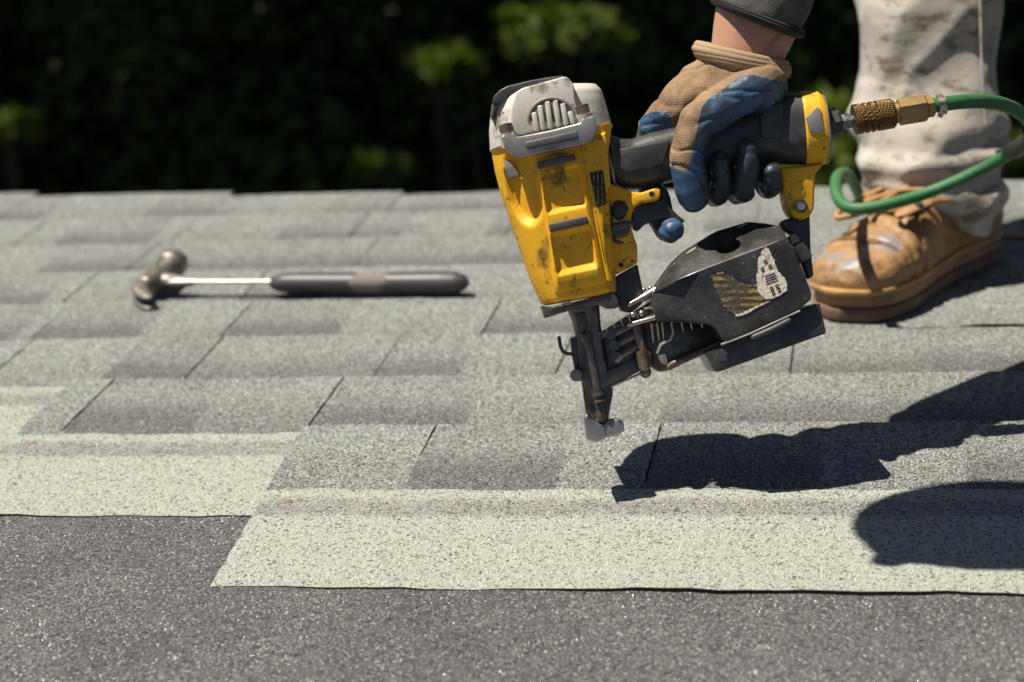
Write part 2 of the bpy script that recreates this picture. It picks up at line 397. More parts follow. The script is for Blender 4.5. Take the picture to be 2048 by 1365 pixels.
for row, js in enumerate(JOINTS):
    butt = .0645 + EX * row
    zones = list(KNOWN.get(row, []))
    x = zones[-1][1] if zones else js[0]
    lo = zones[0][0] if zones else js[0]
    z0 = js[0]; flip = row % 2
    while z0 < lo - .02:
        z1 = min(lo, z0 + rnd.uniform(.09, .17)); zones.append((z0, z1, rnd.choice((.1, .25, .85, .95)) if rnd.random() < .4 else (.15 if flip else .9))); z0 = z1; flip ^= 1
    while x < js[-1]:
        z1 = x + rnd.uniform(.09, .17); zones.append((x, z1, rnd.choice((.1, .25, .85, .95)) if rnd.random() < .4 else (.2 if flip else .85))); x = z1; flip ^= 1
    zones.sort()
    far = smooth01(2, 6, row)
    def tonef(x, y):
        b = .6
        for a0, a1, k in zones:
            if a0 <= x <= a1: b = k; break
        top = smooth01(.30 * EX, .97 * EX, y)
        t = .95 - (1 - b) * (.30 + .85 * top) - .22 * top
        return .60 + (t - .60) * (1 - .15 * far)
    def bandf(x, y):
        return 1.35 - 1.45 * (smooth01(EX + .018, EX + .032, y) - smooth01(EX + .050, EX + .066, y))
    cuts = js; k = 0
    while k < len(cuts) - 1:
        m = min(len(cuts) - 1, k + (8 if row < 2 else rnd.choice((2, 3, 3))))
        ends = (cuts[k] + .0006, cuts[m] - .0006)
        ev = 0.0
        base = sheet_obj('shingle', sheet(ends[0], ends[1], .075 if row == 7 else .004, HT, row, -.0022, .0024, .02, [], bandf), MAT['head'], roof, (0, butt, ZR))
        for a, b in zip(cuts[k:m], cuts[k + 1:m + 1]):
            g = .0011 if row else .0009
            ev = rnd.uniform(-.010, .016) - .04 - min(.02, max(-.06, .075 * (a + .35))) if row == 7 else 0.0
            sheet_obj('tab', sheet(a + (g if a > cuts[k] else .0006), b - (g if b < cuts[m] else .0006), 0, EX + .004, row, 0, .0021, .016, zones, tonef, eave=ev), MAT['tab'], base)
        k = m
# ------------------------------------------------------------------ the coil roofing nailer
gun = empty('roofing_nail_gun', mat=TOOL)
tag(gun, 'worn yellow and black coil roofing nailer held just above the shingles', 'nail gun')
def sq(t, n):                              # superellipse direction
    c, s_ = math.cos(t), math.sin(t)
    return math.copysign(abs(c) ** (2 / n), c), math.copysign(abs(s_) ** (2 / n), s_)
def ring(a, b, hd, nl=2.3, nr=6, n=56, wc=0.0):
    """cross-section between two drawn edge points (left/top a, right/bottom b), half depth hd mm"""
    A, B = L(*a, wc), L(*b, wc); c = (A + B) / 2; u = (B - A) / 2; out = []
    for k in range(n):
        t = 2 * math.pi * k / n
        nn = nr if math.cos(t) > 0 else nl
        x, y = sq(t, nn); out.append(c + u * x + Vector((0, 0, y * hd * .001)))
    return out
def interp_secs(secs, m):
    """secs: (ax,ay,bx,by,hd); m rings smoothly in between"""
    S = np.array(secs, float); d = np.r_[0, np.cumsum(np.hypot(*(np.diff((S[:, 0:2] + S[:, 2:4]) / 2, axis=0).T)))]
    q = np.linspace(0, d[-1], m); return np.array([np.interp(q, d, S[:, i]) for i in range(5)]).T
# yellow housing
ysec = [(982, 304, 1224, 255, 34), (982, 300, 1222, 252, 37.5), (990, 345, 1216, 305, 37), (1003, 395, 1214, 352, 36.5), (1022, 450, 1217, 405, 36), (1042, 510, 1222, 470, 35.5), (1062, 565, 1228, 530, 35), (1078, 600, 1231, 574, 34.5), (1083, 611, 1232, 585, 33.5), (1090, 611, 1228, 587, 31)]
g = interp_secs(ysec, 64); mb = MB(); secs = [ring((r[0], r[1]), (r[2], r[3]), r[4], 2.25, 7, 88) for r in g]
def dent(p, c, rx, ry, rot, depth):       # scoop pressed into the casting
    d = p - c; x = d.x * math.cos(rot) + d.y * math.sin(rot); y = -d.x * math.sin(rot) + d.y * math.cos(rot)
    q = math.hypot(x / rx, y / ry); return depth * (1 - smooth01(.72, 1.0, q)) if q < 1 else 0
dc = L(1046, 372, 30)
for s_ in secs:
    for p in s_:
        if p.z > .004:
            k = dent(p, dc, .0135, .034, .22, .0075)
            p.z -= k; p.x += k * .35
        if p.z > 0: p.z *= 1 - .20 * max(0, min(1, ((p.x - L(1075, 400).x) / .058)))
mb.loft(secs); body = mb.build('housing', MAT['yellow'], gun, 45)
# front plate with two sunk fields
TL, TR, BR, BL = (1070, 322), (1163, 300), (1212, 566), (1112, 586)
def bil(u, v):
    x = (TL[0] * (1 - u) + TR[0] * u) * (1 - v) + (BL[0] * (1 - u) + BR[0] * u) * v
    y = (TL[1] * (1 - u) + TR[1] * u) * (1 - v) + (BL[1] * (1 - u) + BR[1] * u) * v
    return x, y
us = [-.03, .06, .12, .84, .90, 1.0]; vs = [-.01, .10, .13, .385, .42, .56, .59, .84, .885, 1.0]
low = {(2, 1), (2, 2)}
def wz(i, j):
    sunk = i in (2, 3) and j in (2, 3, 6, 7)
    edge = i in (0, 5) or j in (0, 9)
    return 31.0 if edge and i == 0 else (36.6 if sunk else (38.5 if edge else 41.0))
LEAN = 8.0
pv = [L(*bil(us[i], vs[j]), wz(i, j) - LEAN * (bil(us[i], vs[j])[0] - 1070) / 145) for j in range(10) for i in range(6)]
pf = [(j * 6 + i, j * 6 + i + 1, j * 6 + i + 7, j * 6 + i + 6) for j in range(9) for i in range(5)]
bmx = bmesh.new(); bv = [bmx.verts.new(p) for p in pv]
for q in pf: bmx.faces.new([bv[k] for k in q])
bnd = [e for e in bmx.edges if len(e.link_faces) == 1]
ex_ = bmesh.ops.extrude_edge_only(bmx, edges=bnd)
for v_ in ex_['geom']:
    if isinstance(v_, bmesh.types.BMVert): v_.co.z = .024
bmesh.ops.bevel(bmx, geom=[e for e in bmx.edges if len(e.link_faces) == 2], offset=.0009, segments=2, profile=.5, affect='EDGES', clamp_overlap=True)
mb = MB(); mb.bm(bmx); mb.build('front_panel', MAT['yellow'], gun, 50)
# side rib right of the panel, lower lip
MB().plate([(1160, 292), (1212, 262), (1216, 300), (1222, 372), (1214, 380), (1208, 420), (1214, 520), (1228, 560), (1214, 566), (1180, 400)], 38.0, 14, 2.2, 3, 7.0).build('side_rib', MAT['yellow'], gun)
for pts in ([(1073, 324), (1149, 308), (1152, 320), (1075, 339)], [(1096, 448), (1174, 432), (1177, 448), (1100, 465)]):
    MB().plate(pts, 43.5, 5, 1.4, 3, LEAN).build('bumper', MAT['bumper'], gun)
# exposed metal where the paint is gone
MB().plate([(1008, 322), (1014, 318), (1036, 345), (1040, 352), (1014, 357)], 24, 3, .5).build('bare_patch', MAT['flange'], gun)
# label along the housing
t = NT('worn black label'); p = t.coord('Object')
ln = t.n('TexWave', wave_type='BANDS', bands_direction='X'); t.set(ln.inputs['Vector'], t.coord('Object', (1, .05, 1))); ln.inputs['Scale'].default_value = 95; ln.inputs['Distortion'].default_value = 1.2
txt = t.math('MULTIPLY', t.ramp(ln.outputs['Fac'], [(.6, 0), (.75, 1)]), t.ramp(t.noise(p, 700, 2), [(.45, 0), (.6, 1)]))
MAT['label'] = t.out(t.mix(txt, (.012, .011, .009), (.40, .26, .03)), .4)
MB().plate([(1179, 347), (1206, 340), (1215, 408), (1194, 416)], 39.3, 2, .3, 2, 7.0).build('label_strip', MAT['label'], gun)
# white cylinder cap
csec = [(980, 303, 1223, 254, 37.8), (978, 265, 1216, 228, 38.5), (981, 230, 1209, 203, 38), (988, 207, 1203, 184, 36), (1000, 190, 1193, 173, 31), (1010, 183, 1183, 172, 24)]
g = interp_secs(csec, 26); mb = MB().loft([ring((r[0], r[1]), (r[2], r[3]), r[4], 2.6, 3.0, 72) for r in g]); cap_o = mb.build('cylinder_cap', MAT['white'], gun, 50)
# raised centre of the cap with the exhaust dome
mb = MB(); mb.plate([(1018, 262), (1022, 215), (1032, 184), (1045, 176), (1128, 153), (1136, 155), (1148, 170), (1150, 195), (1158, 232), (1150, 245), (1030, 272)], 41, 70, 4.5, 4); mb.build('cap_crown', MAT['white'], cap_o, 60)
cx, cy = 1104, 240
mb = MB()
arc = [(cx + 51 * math.cos(a) * .98, cy - 46 * math.sin(a)) for a in np.linspace(-.15, math.pi + .05, 26)]
arc2 = [(cx + 45.5 * math.cos(a) * .98, cy - 40.5 * math.sin(a)) for a in np.linspace(math.pi + .05, -.15, 26)]
mb.plate(arc + arc2, 42.2, 6, .6); mb.build('exhaust_rim', MAT['flange'], cap_o)
mb = MB(); mb.plate([(cx + 45 * math.cos(a) * .98, cy - 40 * math.sin(a)) for a in np.linspace(-.15, math.pi + .05, 26)], 41.35, 4, .2); mb.build('exhaust_grille', MAT['screw'], cap_o)
for k, (dx, h0) in enumerate([(-36, 16), (-24, 30), (-9, 38), (7, 40), (22, 34), (36, 18)]):
    y0 = cy - h0; x0 = cx + dx
    MB().plate([(x0 - 5.5, y0 + 2), (x0 + 4.5, y0), (x0 + 12, cy + 14 - dx * .2), (x0 + 2, cy + 17 - dx * .2)], 43.4, 4, 1.2, 3).build('exhaust_rib', MAT['white'], cap_o)
# black rubber top
mb = MB(); mb.plate([(984, 207), (987, 193), (1000, 180), (1015, 172), (1060, 161), (1100, 154), (1126, 151), (1133, 155), (1060, 172), (1026, 180), (1012, 192), (1004, 206)], 30, 56, 2.5, 3); mb.build('top_cover', MAT['rubber'], gun)
MB().plate([(980, 232), (984, 207), (1000, 203), (1004, 210), (990, 222), (986, 240)], 26, 40, 1.5).build('cap_gasket', MAT['bumper'], gun)
# flange
fl = MB().plate([(1001, 272), (1028, 264), (1034, 274), (1100, 261), (1160, 246), (1163, 236), (1189, 231), (1195, 256), (1187, 279), (1172, 288), (1100, 303), (1038, 316), (1024, 310), (1008, 292)], 46, 14, 1.6, 3).build('flange', MAT['flange'], gun)
MB().plate([(1050, 284), (1153, 262), (1158, 274), (1154, 279), (1058, 299), (1051, 294)], 47.6, 3, 1.2, 3).build('flange_bumper', MAT['bumper'], gun)
for x, y in ((1012, 259), (1165, 221)):
    mb = MB(); mb.rod([(x - 2, y - 9, 41), (x + 3, y + 10, 41)], 5.4, 18); mb.rod([(x - 2.6, y - 11, 41), (x - 2, y - 9, 41)], [3.4, 5.4], 18); mb.build('cap_screw', MAT['screw'], gun)
    mb = MB(); mb.rod([(x + 2, y + 6, 40), (x + 8, y + 34, 38)], 6.8, 18); mb.build('screw_boss', MAT['white'], cap_o)
# handle with grip
hs = [(1214, 270, 1230, 366, 21), (1226, 273, 1236, 372, 20.5), (1244, 279, 1250, 377, 20), (1262, 279, 1272, 378, 19.5), (1300, 267, 1310, 373, 19), (1345, 256, 1352, 362, 18.5), (1420, 238, 1425, 345, 18.5), (1490, 222, 1496, 328, 19), (1522, 206, 1531, 326, 21), (1545, 196, 1556, 330, 22.5), (1575, 189, 1589, 331, 24), (1598, 188, 1610, 330, 24)]
g = interp_secs(hs, 60); handle = MB().loft([ring((r[0], r[1]), (r[2], r[3]), r[4], 2.6, 2.6, 48) for r in g]).build('handle', MAT['rubber'], gun, 50)
MB().plate([(1234, 304), (1240, 298), (1280, 292), (1338, 280), (1338, 292), (1326, 330), (1300, 338), (1250, 345), (1241, 340)], 20.3, 6, 1.1, 3).build('grip_inlay', MAT['rubber'], handle)
MB().plate([(1520, 232), (1535, 214), (1560, 203), (1566, 210), (1566, 262), (1556, 276), (1522, 276)], 24.2, 8, 1.8, 3).build('grip_inlay', MAT['rubber'], handle)
es = [(1596, 186, 1609, 334, 24.6), (1599, 184.5, 1612, 335, 25.6), (1630, 182.5, 1643, 331, 25.8), (1640, 190, 1653, 326, 25), (1646, 205, 1657, 318, 22)]
g = interp_secs(es, 20); endc = MB().loft([ring((r[0], r[1]), (r[2], r[3]), r[4], 2.5, 2.5, 48) for r in g]).build('end_cap', MAT['yellow'], gun, 50)
MB().loft([ring(a, b, h, 2.5, 2.5, 40) for a, b, h in [((1640, 186), (1653, 329), 25.2), ((1643, 188), (1655.5, 328), 25.4), ((1647, 205), (1658, 320), 22.6), ((1648, 208), (1659, 318), 22)]]).build('gasket', MAT['flange'], endc, 50)
MB().plate([(1612, 236), (1634, 214), (1642, 220), (1648, 258), (1640, 270), (1618, 262)], 26.6, 8, .4).build('bare_patch', MAT['flange'], endc)
# hanger lug with bolt
lug = MB().plate([(1560, 336), (1600, 334), (1648, 327), (1640, 338), (1631, 346), (1628, 420), (1617, 436), (1602, 441), (1584, 433), (1573, 416), (1567, 385), (1562, 350)], 14, 28, 2.2, 3).build('magazine_lug', MAT['yellow'], gun)
mb = MB(); mb.plate([(1579, 366), (1610, 360), (1613, 392), (1590, 402), (1583, 398)], 14.5, 2, .8, 2); mb.build('lug_inset', MAT['yellow'], lug)
mb = MB(); mb.plate([(1583, 372), (1586, 369), (1607, 364), (1609, 389), (1590, 397), (1586, 394)], 14.9, .6, .2); mb.build('lug_inner_field', MAT['yellow'], lug)  # thin inner field in the same yellow as the lug
mb = MB(); mb.tube([L(1603, 413, 12), L(1603, 413, 17.2)], .0052, 6); mb.build('bolt', MAT['rubber'], lug, 30)
mb = MB(); mb.tube([L(1603, 413, 15), L(1603, 413, 17.9)], .0031, 16); mb.build('bolt_socket', MAT['bright'], lug, 30)
# trigger group
tb = MB().plate([(1216, 366), (1240, 374), (1262, 384), (1282, 386), (1311, 376), (1321, 379), (1322, 391), (1317, 401), (1283, 407), (1270, 414), (1263, 431), (1263, 455), (1268, 474), (1275, 490), (1275, 527), (1238, 547), (1222, 540), (1214, 500), (1210, 410)], 17, 34, 1.8, 3).build('trigger_bracket', MAT['yellow'], gun)
mb = MB(); mb.tube([L(1303, 388, 15), L(1303, 388, 17.4)], .0021, 14); mb.build('pin_hole', MAT['asphalt'], tb)
mb = MB(); mb.plate([(1236, 492), (1266, 484), (1269, 515), (1240, 528)], 17.8, 2, .8); mb.build('bracket_inset', MAT['yellow'], tb)
mb = MB(); mb.tube([L(1242, 530, 16), L(1242, 530, 17.6)], .002, 12); mb.build('pin_hole', MAT['asphalt'], tb)
tr = MB().plate([(1262, 416), (1284, 408), (1316, 402), (1322, 396), (1336, 398), (1344, 418), (1358, 432), (1371, 441), (1366, 447), (1352, 441), (1332, 438), (1308, 441), (1288, 450), (1278, 462), (1268, 458)], 11, 22, 1.6, 3).build('trigger', MAT['rubber'], gun)
MB().plate([(1322, 372), (1334, 378), (1340, 392), (1346, 420), (1338, 420), (1322, 396)], 9, 18, 1).build('trigger_guard', MAT['rubber'], gun)
mb = MB(); mb.ball(L(1238, 421, 17), (.0065, .0082, .004)); mb.rod([(1226, 408, 17), (1248, 405, 17), (1256, 420, 17)], 1.0, 8); mb.build('selector_knob', MAT['rubber'], gun)
mb = MB(); mb.plate([(1222, 448), (1258, 440), (1262, 456), (1256, 472), (1236, 478), (1222, 470)], 19, 8, 2, 3); mb.rod([(1228, 456, 21), (1262, 448, 21)], 2.7, 12, 'round'); mb.build('selector_lever', MAT['bumper'], gun)
mb = MB(); mb.plate([(1206, 395), (1222, 402), (1226, 440), (1232, 478), (1252, 486), (1236, 490), (1222, 482), (1214, 440)], 17.5, 10, 1); mb.build('black_seam', MAT['rubber'], gun)  # black strip along the joint of housing and trigger bracket
# embossed black block
blk = MB().plate([(1226, 556), (1240, 548), (1275, 528), (1285, 575), (1289, 602), (1276, 616), (1262, 626), (1243, 622), (1232, 600)], 13, 26, 1.6, 3).build('nose_block', MAT['rubber'], gun)
for k, pts in enumerate(([(1247, 572, 13), (1247, 582, 13), (1250, 586, 13), (1254, 583, 13), (1254, 571, 13)], [(1259, 578, 13), (1266, 577, 13)], [(1271, 568, 13), (1275, 570, 13), (1276, 577, 13), (1272, 580, 13), (1269, 575, 13), (1271, 568, 13)])):
    mb = MB(); mb.rod(pts, .45, 6); mb.build('embossed_mark', MAT['bumper'], blk)
# nose
nb = MB(); nb.plate([(1080, 611), (1100, 614), (1140, 606), (1230, 584), (1238, 602), (1238, 616), (1216, 618), (1206, 610), (1150, 618), (1104, 632), (1090, 628)], 27, 54, 2, 2); nb.build('nose_plate', MAT['steel'], gun)
MB().plate([(1101, 613), (1142, 603), (1144, 609), (1102, 619)], 29, 4, .8).build('plate_edge', MAT['bright'], gun)
mb = MB(); mb.rod([(1096, 620, 14), (1100, 634, 14)], 5, 12); mb.build('plate_screw', MAT['steel'], gun)
mb = MB(); mb.rod([(1214, 604, 22), (1216, 612, 22)], 4.2, 12); mb.build('plate_screw', MAT['bright'], gun)
ns = [(1130, 612, 1198, 604, 13), (1142, 640, 1200, 636, 12), (1150, 672, 1203, 664, 11), (1152, 700, 1210, 690, 10.5), (1158, 740, 1216, 735, 10), (1164, 775, 1222, 770, 10), (1168, 800, 1222, 795, 9), (1173, 845, 1216, 845, 8)]
g = interp_secs(ns, 30); nose = MB().loft([ring((r[0], r[1]), (r[2], r[3]), r[4], 4, 4, 36) for r in g]).build('nose', MAT['steel'], gun, 45)
mb = MB(); mb.plate([(1148, 628), (1170, 624), (1176, 650), (1168, 668), (1154, 664)], 15, 6, 1.2); mb.build('guide_rib', MAT['steel'], nose)
mb = MB(); mb.plate([(1140, 678), (1152, 672), (1158, 700), (1166, 735), (1160, 748), (1150, 742), (1144, 712)], 6, 12, 1); mb.build('side_plate', MAT['steel'], nose)
# contact arm
arm = MB(); arm.rod([(1172, 668, 15), (1176, 684, 15)], 4.6, 14); arm.rod([(1176, 684, 15), (1178, 692, 15)], 3.6, 14); arm.rod([(1178, 690, 15), (1186, 730, 15), (1197, 788, 14)], 3.3, 12)
arm.rod([(1196, 782, 14), (1199, 800, 13.5)], 4.2, 14); arm.rod([(1200, 804, 13), (1202, 815, 13)], 4.4, 14); arm.rod([(1200, 812, 12.5), (1203, 842, 11)], [3.4, 4.4], 14)
contact = arm.build('contact_arm', MAT['steel'], gun)
for a, b in (((1172, 674), (1174, 678)), ((1197, 787), (1198, 791)), ((1200.5, 800), (1201.5, 804))):
    mb = MB(); mb.rod([(*a, 14.5), (*b, 14.5)], 4.8, 16); mb.build('collar', MAT['screw'], contact)
mb = MB(); mb.rod([(1118, 676, 4), (1121, 694, 4), (1126, 704, 4), (1134, 708, 4), (1150, 709, 4)], 1.5, 8, 'round'); mb.build('hook', MAT['steel'], gun)
mb = MB(); mb.tube([L(1152, 751, 2), L(1152, 751, 15)], .0048, 20); mb.tube([L(1156, 756, 10), L(1156, 756, 16)], .0027, 14); mb.plate([(1148, 742), (1176, 735), (1180, 758), (1154, 764)], 10, 12, 1.2); mb.build('pivot', MAT['steel'], gun, 30)
mb = MB(); mb.plate([(1203, 782), (1214, 770), (1226, 776), (1226, 790), (1214, 848), (1200, 850), (1198, 820)], 10, 16, 1); mb.build('contact_guide', MAT['steel'], gun)
mb = MB(); mb.plate([(1163, 745), (1172, 742), (1186, 848), (1176, 850), (1168, 800)], 8, 14, 1); mb.build('contact_guide', MAT['steel'], gun)
foot = MB(); foot.plate([(1168, 838), (1174, 828), (1180, 840), (1210, 852), (1212, 878), (1191, 886), (1173, 880)], 15, 24, 1.4, 3); foot.plate([(1206, 854), (1214, 840), (1240, 838), (1248, 846), (1249, 864), (1226, 874), (1211, 876)], 13, 22, 1.3, 3)
foot.plate([(1174, 850), (1196, 846), (1216, 850), (1214, 872), (1190, 884), (1176, 878)], 11, 26, .8); foot.build('contact_foot', MAT['bright'], gun)
# feed mechanism
mb = MB(); mb.plate([(1196, 668), (1300, 604), (1316, 606), (1316, 622), (1212, 676), (1198, 678)], 9, 18, 1); mb.build('feed_rail', MAT['steel'], gun)
for k in range(7):
    x = 1198 + k * 15; y = 670 - k * 8.6
    mb = MB(); mb.rod([(x, y - 3, 10), (x + 4, y + 10, 10)], .8, 6); mb.tube([L(x, y - 4, 10), L(x + .6, y - 2.4, 10)], .0022, 8); mb.build('nail', MAT['nail'], gun)
mb = MB(); mb.plate([(1200, 690), (1210, 664), (1260, 640), (1282, 630), (1294, 700), (1300, 730), (1286, 736), (1214, 772), (1206, 760)], 4, 12, 1); mb.build('feed_door', MAT['steel'], gun)
for x, y, x1, y1 in ((1223, 670, 1264, 652), (1228, 692, 1272, 672), (1233, 715, 1274, 696)):
    mb = MB(); mb.tube([L(x, y, 8), L(x, y, 16)], .0042, 20); mb.build('feed_button', MAT['bumper'], gun, 30)
    mb = MB(); mb.rod([(x + 6, y - 2, 9), (x1, y1 - 2, 10), (x1 + 10, y1 + 2, 10)], 2.6, 10, 'flat', (1, 1.1)); mb.build('feed_finger', MAT['screw'], gun)
mb = MB(); mb.plate([(1262, 646), (1282, 640), (1290, 700), (1302, 704), (1304, 735), (1284, 742), (1276, 700)], 15, 10, 1.5); mb.rod([(1283, 702, 14), (1290, 742, 14)], [5, 4.5], 14); mb.ball(L(1291, 745, 13), .0048); mb.build('door_post', MAT['screw'], gun)
mb = MB(); mb.rod([(1258, 650, 17), (1280, 644, 17), (1318, 634, 17)], 2.0, 10, 'round'); mb.rod([(1290, 618, 16), (1312, 614, 16), (1316, 634, 16)], 1.3, 8); mb.build('latch_bar', MAT['bright'], gun)
for x, y in ((1266, 630), (1283, 627)):
    mb = MB(); mb.ball(L(x, y, 17), .0026); mb.build('rivet', MAT['bright'], gun)
mb = MB(); mb.rod([(1258, 610, 16), (1284, 596, 16)], 2.1, 10, 'round'); mb.rod([(1280, 600, 15), (1312, 580, 15)], 3.2, 10); mb.rod([(1288, 580, 15), (1291, 592, 15)], 1.8, 10, 'round'); mb.rod([(1300, 577, 15), (1303, 588, 15)], 1.8, 10, 'round'); mb.build('latch', MAT['bright'], gun)
mb = MB(); mb.plate([(1206, 745), (1276, 712), (1290, 716), (1292, 736), (1226, 772), (1208, 770)], 9, 20, 1.4); mb.build('feed_shelf', MAT['steel'], gun)
mb = MB(); mb.rod([(1222, 774, 9), (1284, 746, 9)], 1.0, 8); mb.build('shelf_edge', MAT['bright'], gun)
mb = MB(); mb.plate([(1284, 640), (1332, 646), (1420, 646), (1440, 690), (1336, 742), (1318, 744), (1296, 730)], 2, 26, 1); mb.build('magazine_throat', MAT['steel'], gun)
for k, (x, y, ln) in enumerate(((1303, 648, 38), (1314, 647, 34), (1324, 646, 36), (1343, 645, 28), (1363, 645, 20), (1381, 645, 15), (1402, 646, 11))):
    mb = MB(); mb.rod([(x, y, 12), (x + 3, y + ln * .75, 12), (x + 4, y + ln, 12)], [1.0, 1.0, .2], 8); mb.build('nail', MAT['nail'], gun)
mb = MB(); mb.rod([(1346, 666, 16), (1340, 680, 16), (1322, 690, 16), (1314, 708, 16)], 1.6, 8); mb.plate([(1314, 712), (1332, 708), (1337, 732), (1324, 728)], 17, 3, .5); mb.build('feed_spring', MAT['bright'], gun)
mb = MB(); mb.plate([(1332, 734), (1342, 724), (1440, 682), (1452, 680), (1446, 692), (1350, 736), (1338, 742)], 20, 40, 1.5, 3); mb.build('lower_rail', MAT['screw'], gun)
# magazine can
def poly_solid(front, back_pts):
    pass
mag = MB()
fr = [(1306, 584), (1352, 562), (1400, 542), (1470, 515), (1545, 487), (1574, 474), (1588, 500), (1608, 548), (1624, 588), (1622, 600), (1600, 618), (1530, 652), (1456, 686), (1444, 680), (1432, 657), (1420, 649), (1380, 646), (1316, 644), (1304, 620)]
upr = [(1312, 578), (1334, 545), (1352, 520), (1378, 497), (1432, 463), (1496, 444), (1530, 447), (1562, 453)]
bmx = bmesh.new()
fv = [bmx.verts.new(L(x, y, 42 if i not in (0, 17, 18) else 30)) for i, (x, y) in enumerate(fr)]
bmx.faces.new(fv)
uv_ = [bmx.verts.new(L(x, y, w)) for (x, y), w in zip(upr, (26, 20, 17, 14, 11, 10, 14, 24))]
bk = []
for i, (x, y) in enumerate(fr):
    p = L(x, y, 42); bk.append(bmx.verts.new((p.x, p.y, -.040)))
# slanted upper facet between the front edge (0..5) and the rear edge
lo_, up_ = [fv[i] for i in range(6)], uv_
order = [(0, 0), (0, 1), (1, 2), (1, 3), (2, 4), (3, 5), (4, 6), (5, 7)]
for (a, b), (c, d) in zip(order[:-1], order[1:]):
    q = [lo_[a]] + ([lo_[c]] if c != a else []) + [up_[d], up_[b]]
    bmx.faces.new(q)
ub = [bmx.verts.new((v_.co.x, v_.co.y, -.040)) for v_ in uv_]
for i in range(7): bmx.faces.new((uv_[i], uv_[i + 1], ub[i + 1], ub[i]))
bmx.faces.new((fv[0], uv_[0], ub[0], bk[0]))
bmx.faces.new((uv_[7], fv[5], bk[5], ub[7]))
for i in range(5, 19):
    j = (i + 1) % 19; bmx.faces.new((fv[i], fv[j], bk[j], bk[i]))
bmx.faces.new([bk[0]] + ub + [bk[k] for k in range(5, 19)])
bmesh.ops.recalc_face_normals(bmx, faces=bmx.faces[:])
bmesh.ops.bevel(bmx, geom=[e for e in bmx.edges if e.calc_face_angle(0) > .2], offset=.0022, segments=3, profile=.5, affect='EDGES', clamp_overlap=True)
mag.bm(bmx); can = mag.build('magazine', MAT['black'], gun, 55)
c0 = L(1457, 494, 27.5); ns_ = Vector((-.25, .72, .62)).normalized(); ax = Vector((1, .25, 0)); ax = (ax - ns_ * ax.dot(ns_)).normalized(); bx = ns_.cross(ax)
cut = MB().loft([[c0 + ns_ * h + ax * (math.cos(a) * .0100) + bx * (math.sin(a) * .0092) for a in np.linspace(0, 2 * math.pi, 28, endpoint=False)] for h in (-.018, .012)]).build('cutter', None)
bo = can.modifiers.new('b', 'BOOLEAN'); bo.object = cut; bo.operation = 'DIFFERENCE'; bo.solver = 'EXACT'; can.parent = None
dg = bpy.context.evaluated_depsgraph_get(); dg.update(); nm = bpy.data.meshes.new_from_object(can.evaluated_get(dg)); can.modifiers.clear(); can.data = nm; nm.name = 'magazine'; can.parent = gun
bpy.data.objects.remove(cut); finish(nm, 40)
for a_, b_, r_ in (((1374, 508, 17), (1392, 496, 17), 1.2), ((1322, 566, 24), (1350, 528, 19), .9), ((1464, 464, 13), (1494, 446, 12), 1.0)):
    MB().rod([a_, b_], r_, 8).build('worn_rim', MAT['bright'], can)
# stickers, ragged
def ragged(pts, a, seed):
    q = random.Random(seed); out = []
    for (x0, y0), (x1, y1) in zip(pts, pts[1:] + pts[:1]):
        n = max(1, int(math.hypot(x1 - x0, y1 - y0) / 4))
        for k in range(n): out.append((x0 + (x1 - x0) * k / n + q.uniform(-a, a), y0 + (y1 - y0) * k / n + q.uniform(-a, a)))
    return out
t = NT('worn gold label'); p = t.coord('Object')
rot = t.n('Mapping'); t.set(rot.inputs[0], p); rot.inputs['Rotation'].default_value = (0, 0, -.33); rot.inputs['Scale'].default_value = (.12, 1, 1)
wv = t.n('TexWave', wave_type='BANDS', bands_direction='Y'); t.set(wv.inputs['Vector'], rot.outputs[0]); wv.inputs['Scale'].default_value = 62; wv.inputs['Distortion'].default_value = 3.0; wv.inputs['Detail'].default_value = 3; wv.inputs['Detail Scale'].default_value = 6
gold = t.mix(t.ramp(wv.outputs['Fac'], [(.35, 0), (.6, 1)]), (.035, .028, .012), (.30, .21, .055))
gold = t.mix(t.ramp(t.noise(p, 130, 5, .75), [(.46, 0), (.54, .95)]), gold, (.075, .06, .04))
MAT['gold'] = t.out(gold, .6, 0.0, t.bump(t.noise(p, 300, 4), .6, .001))
t = NT('torn paper'); p = t.coord('Object')
MAT['paper'] = t.out(t.mix(t.ramp(t.noise(p, 240, 5, .7), [(.5, 0), (.66, .85)]), (.74, .64, .52), (.16, .11, .07)), .8, 0.0, t.bump(t.noise(p, 350, 4), .7, .001))
st = MB().plate(ragged([(1421, 552), (1440, 545), (1456, 549), (1472, 560), (1490, 570), (1506, 572), (1520, 560), (1540, 600), (1512, 613), (1487, 625), (1468, 628), (1452, 620), (1440, 596)], 2.4, 1), 42.5, 1, 0).build('warning_sticker', MAT['gold'], can)
wp = MB().plate(ragged([(1528, 496), (1536, 497), (1548, 520), (1557, 545), (1566, 552), (1573, 566), (1574, 580), (1560, 590), (1542, 598), (1530, 600), (1516, 584), (1512, 562), (1516, 545), (1518, 520)], 2.0, 2), 42.7, 1, 0).build('torn_sticker', MAT['paper'], can)
mb = MB().plate(ragged([(1470, 628), (1486, 626), (1512, 613), (1542, 600), (1536, 606), (1512, 617), (1490, 630), (1472, 633)], .8, 5), 42.8, .8, 0); mb.build('torn_edge', MAT['paper'], can)
MAT['ink'] = plain('print ink', (.02, .018, .012), .6); MAT['inky'] = plain('print yellow', (.36, .28, .05), .6)
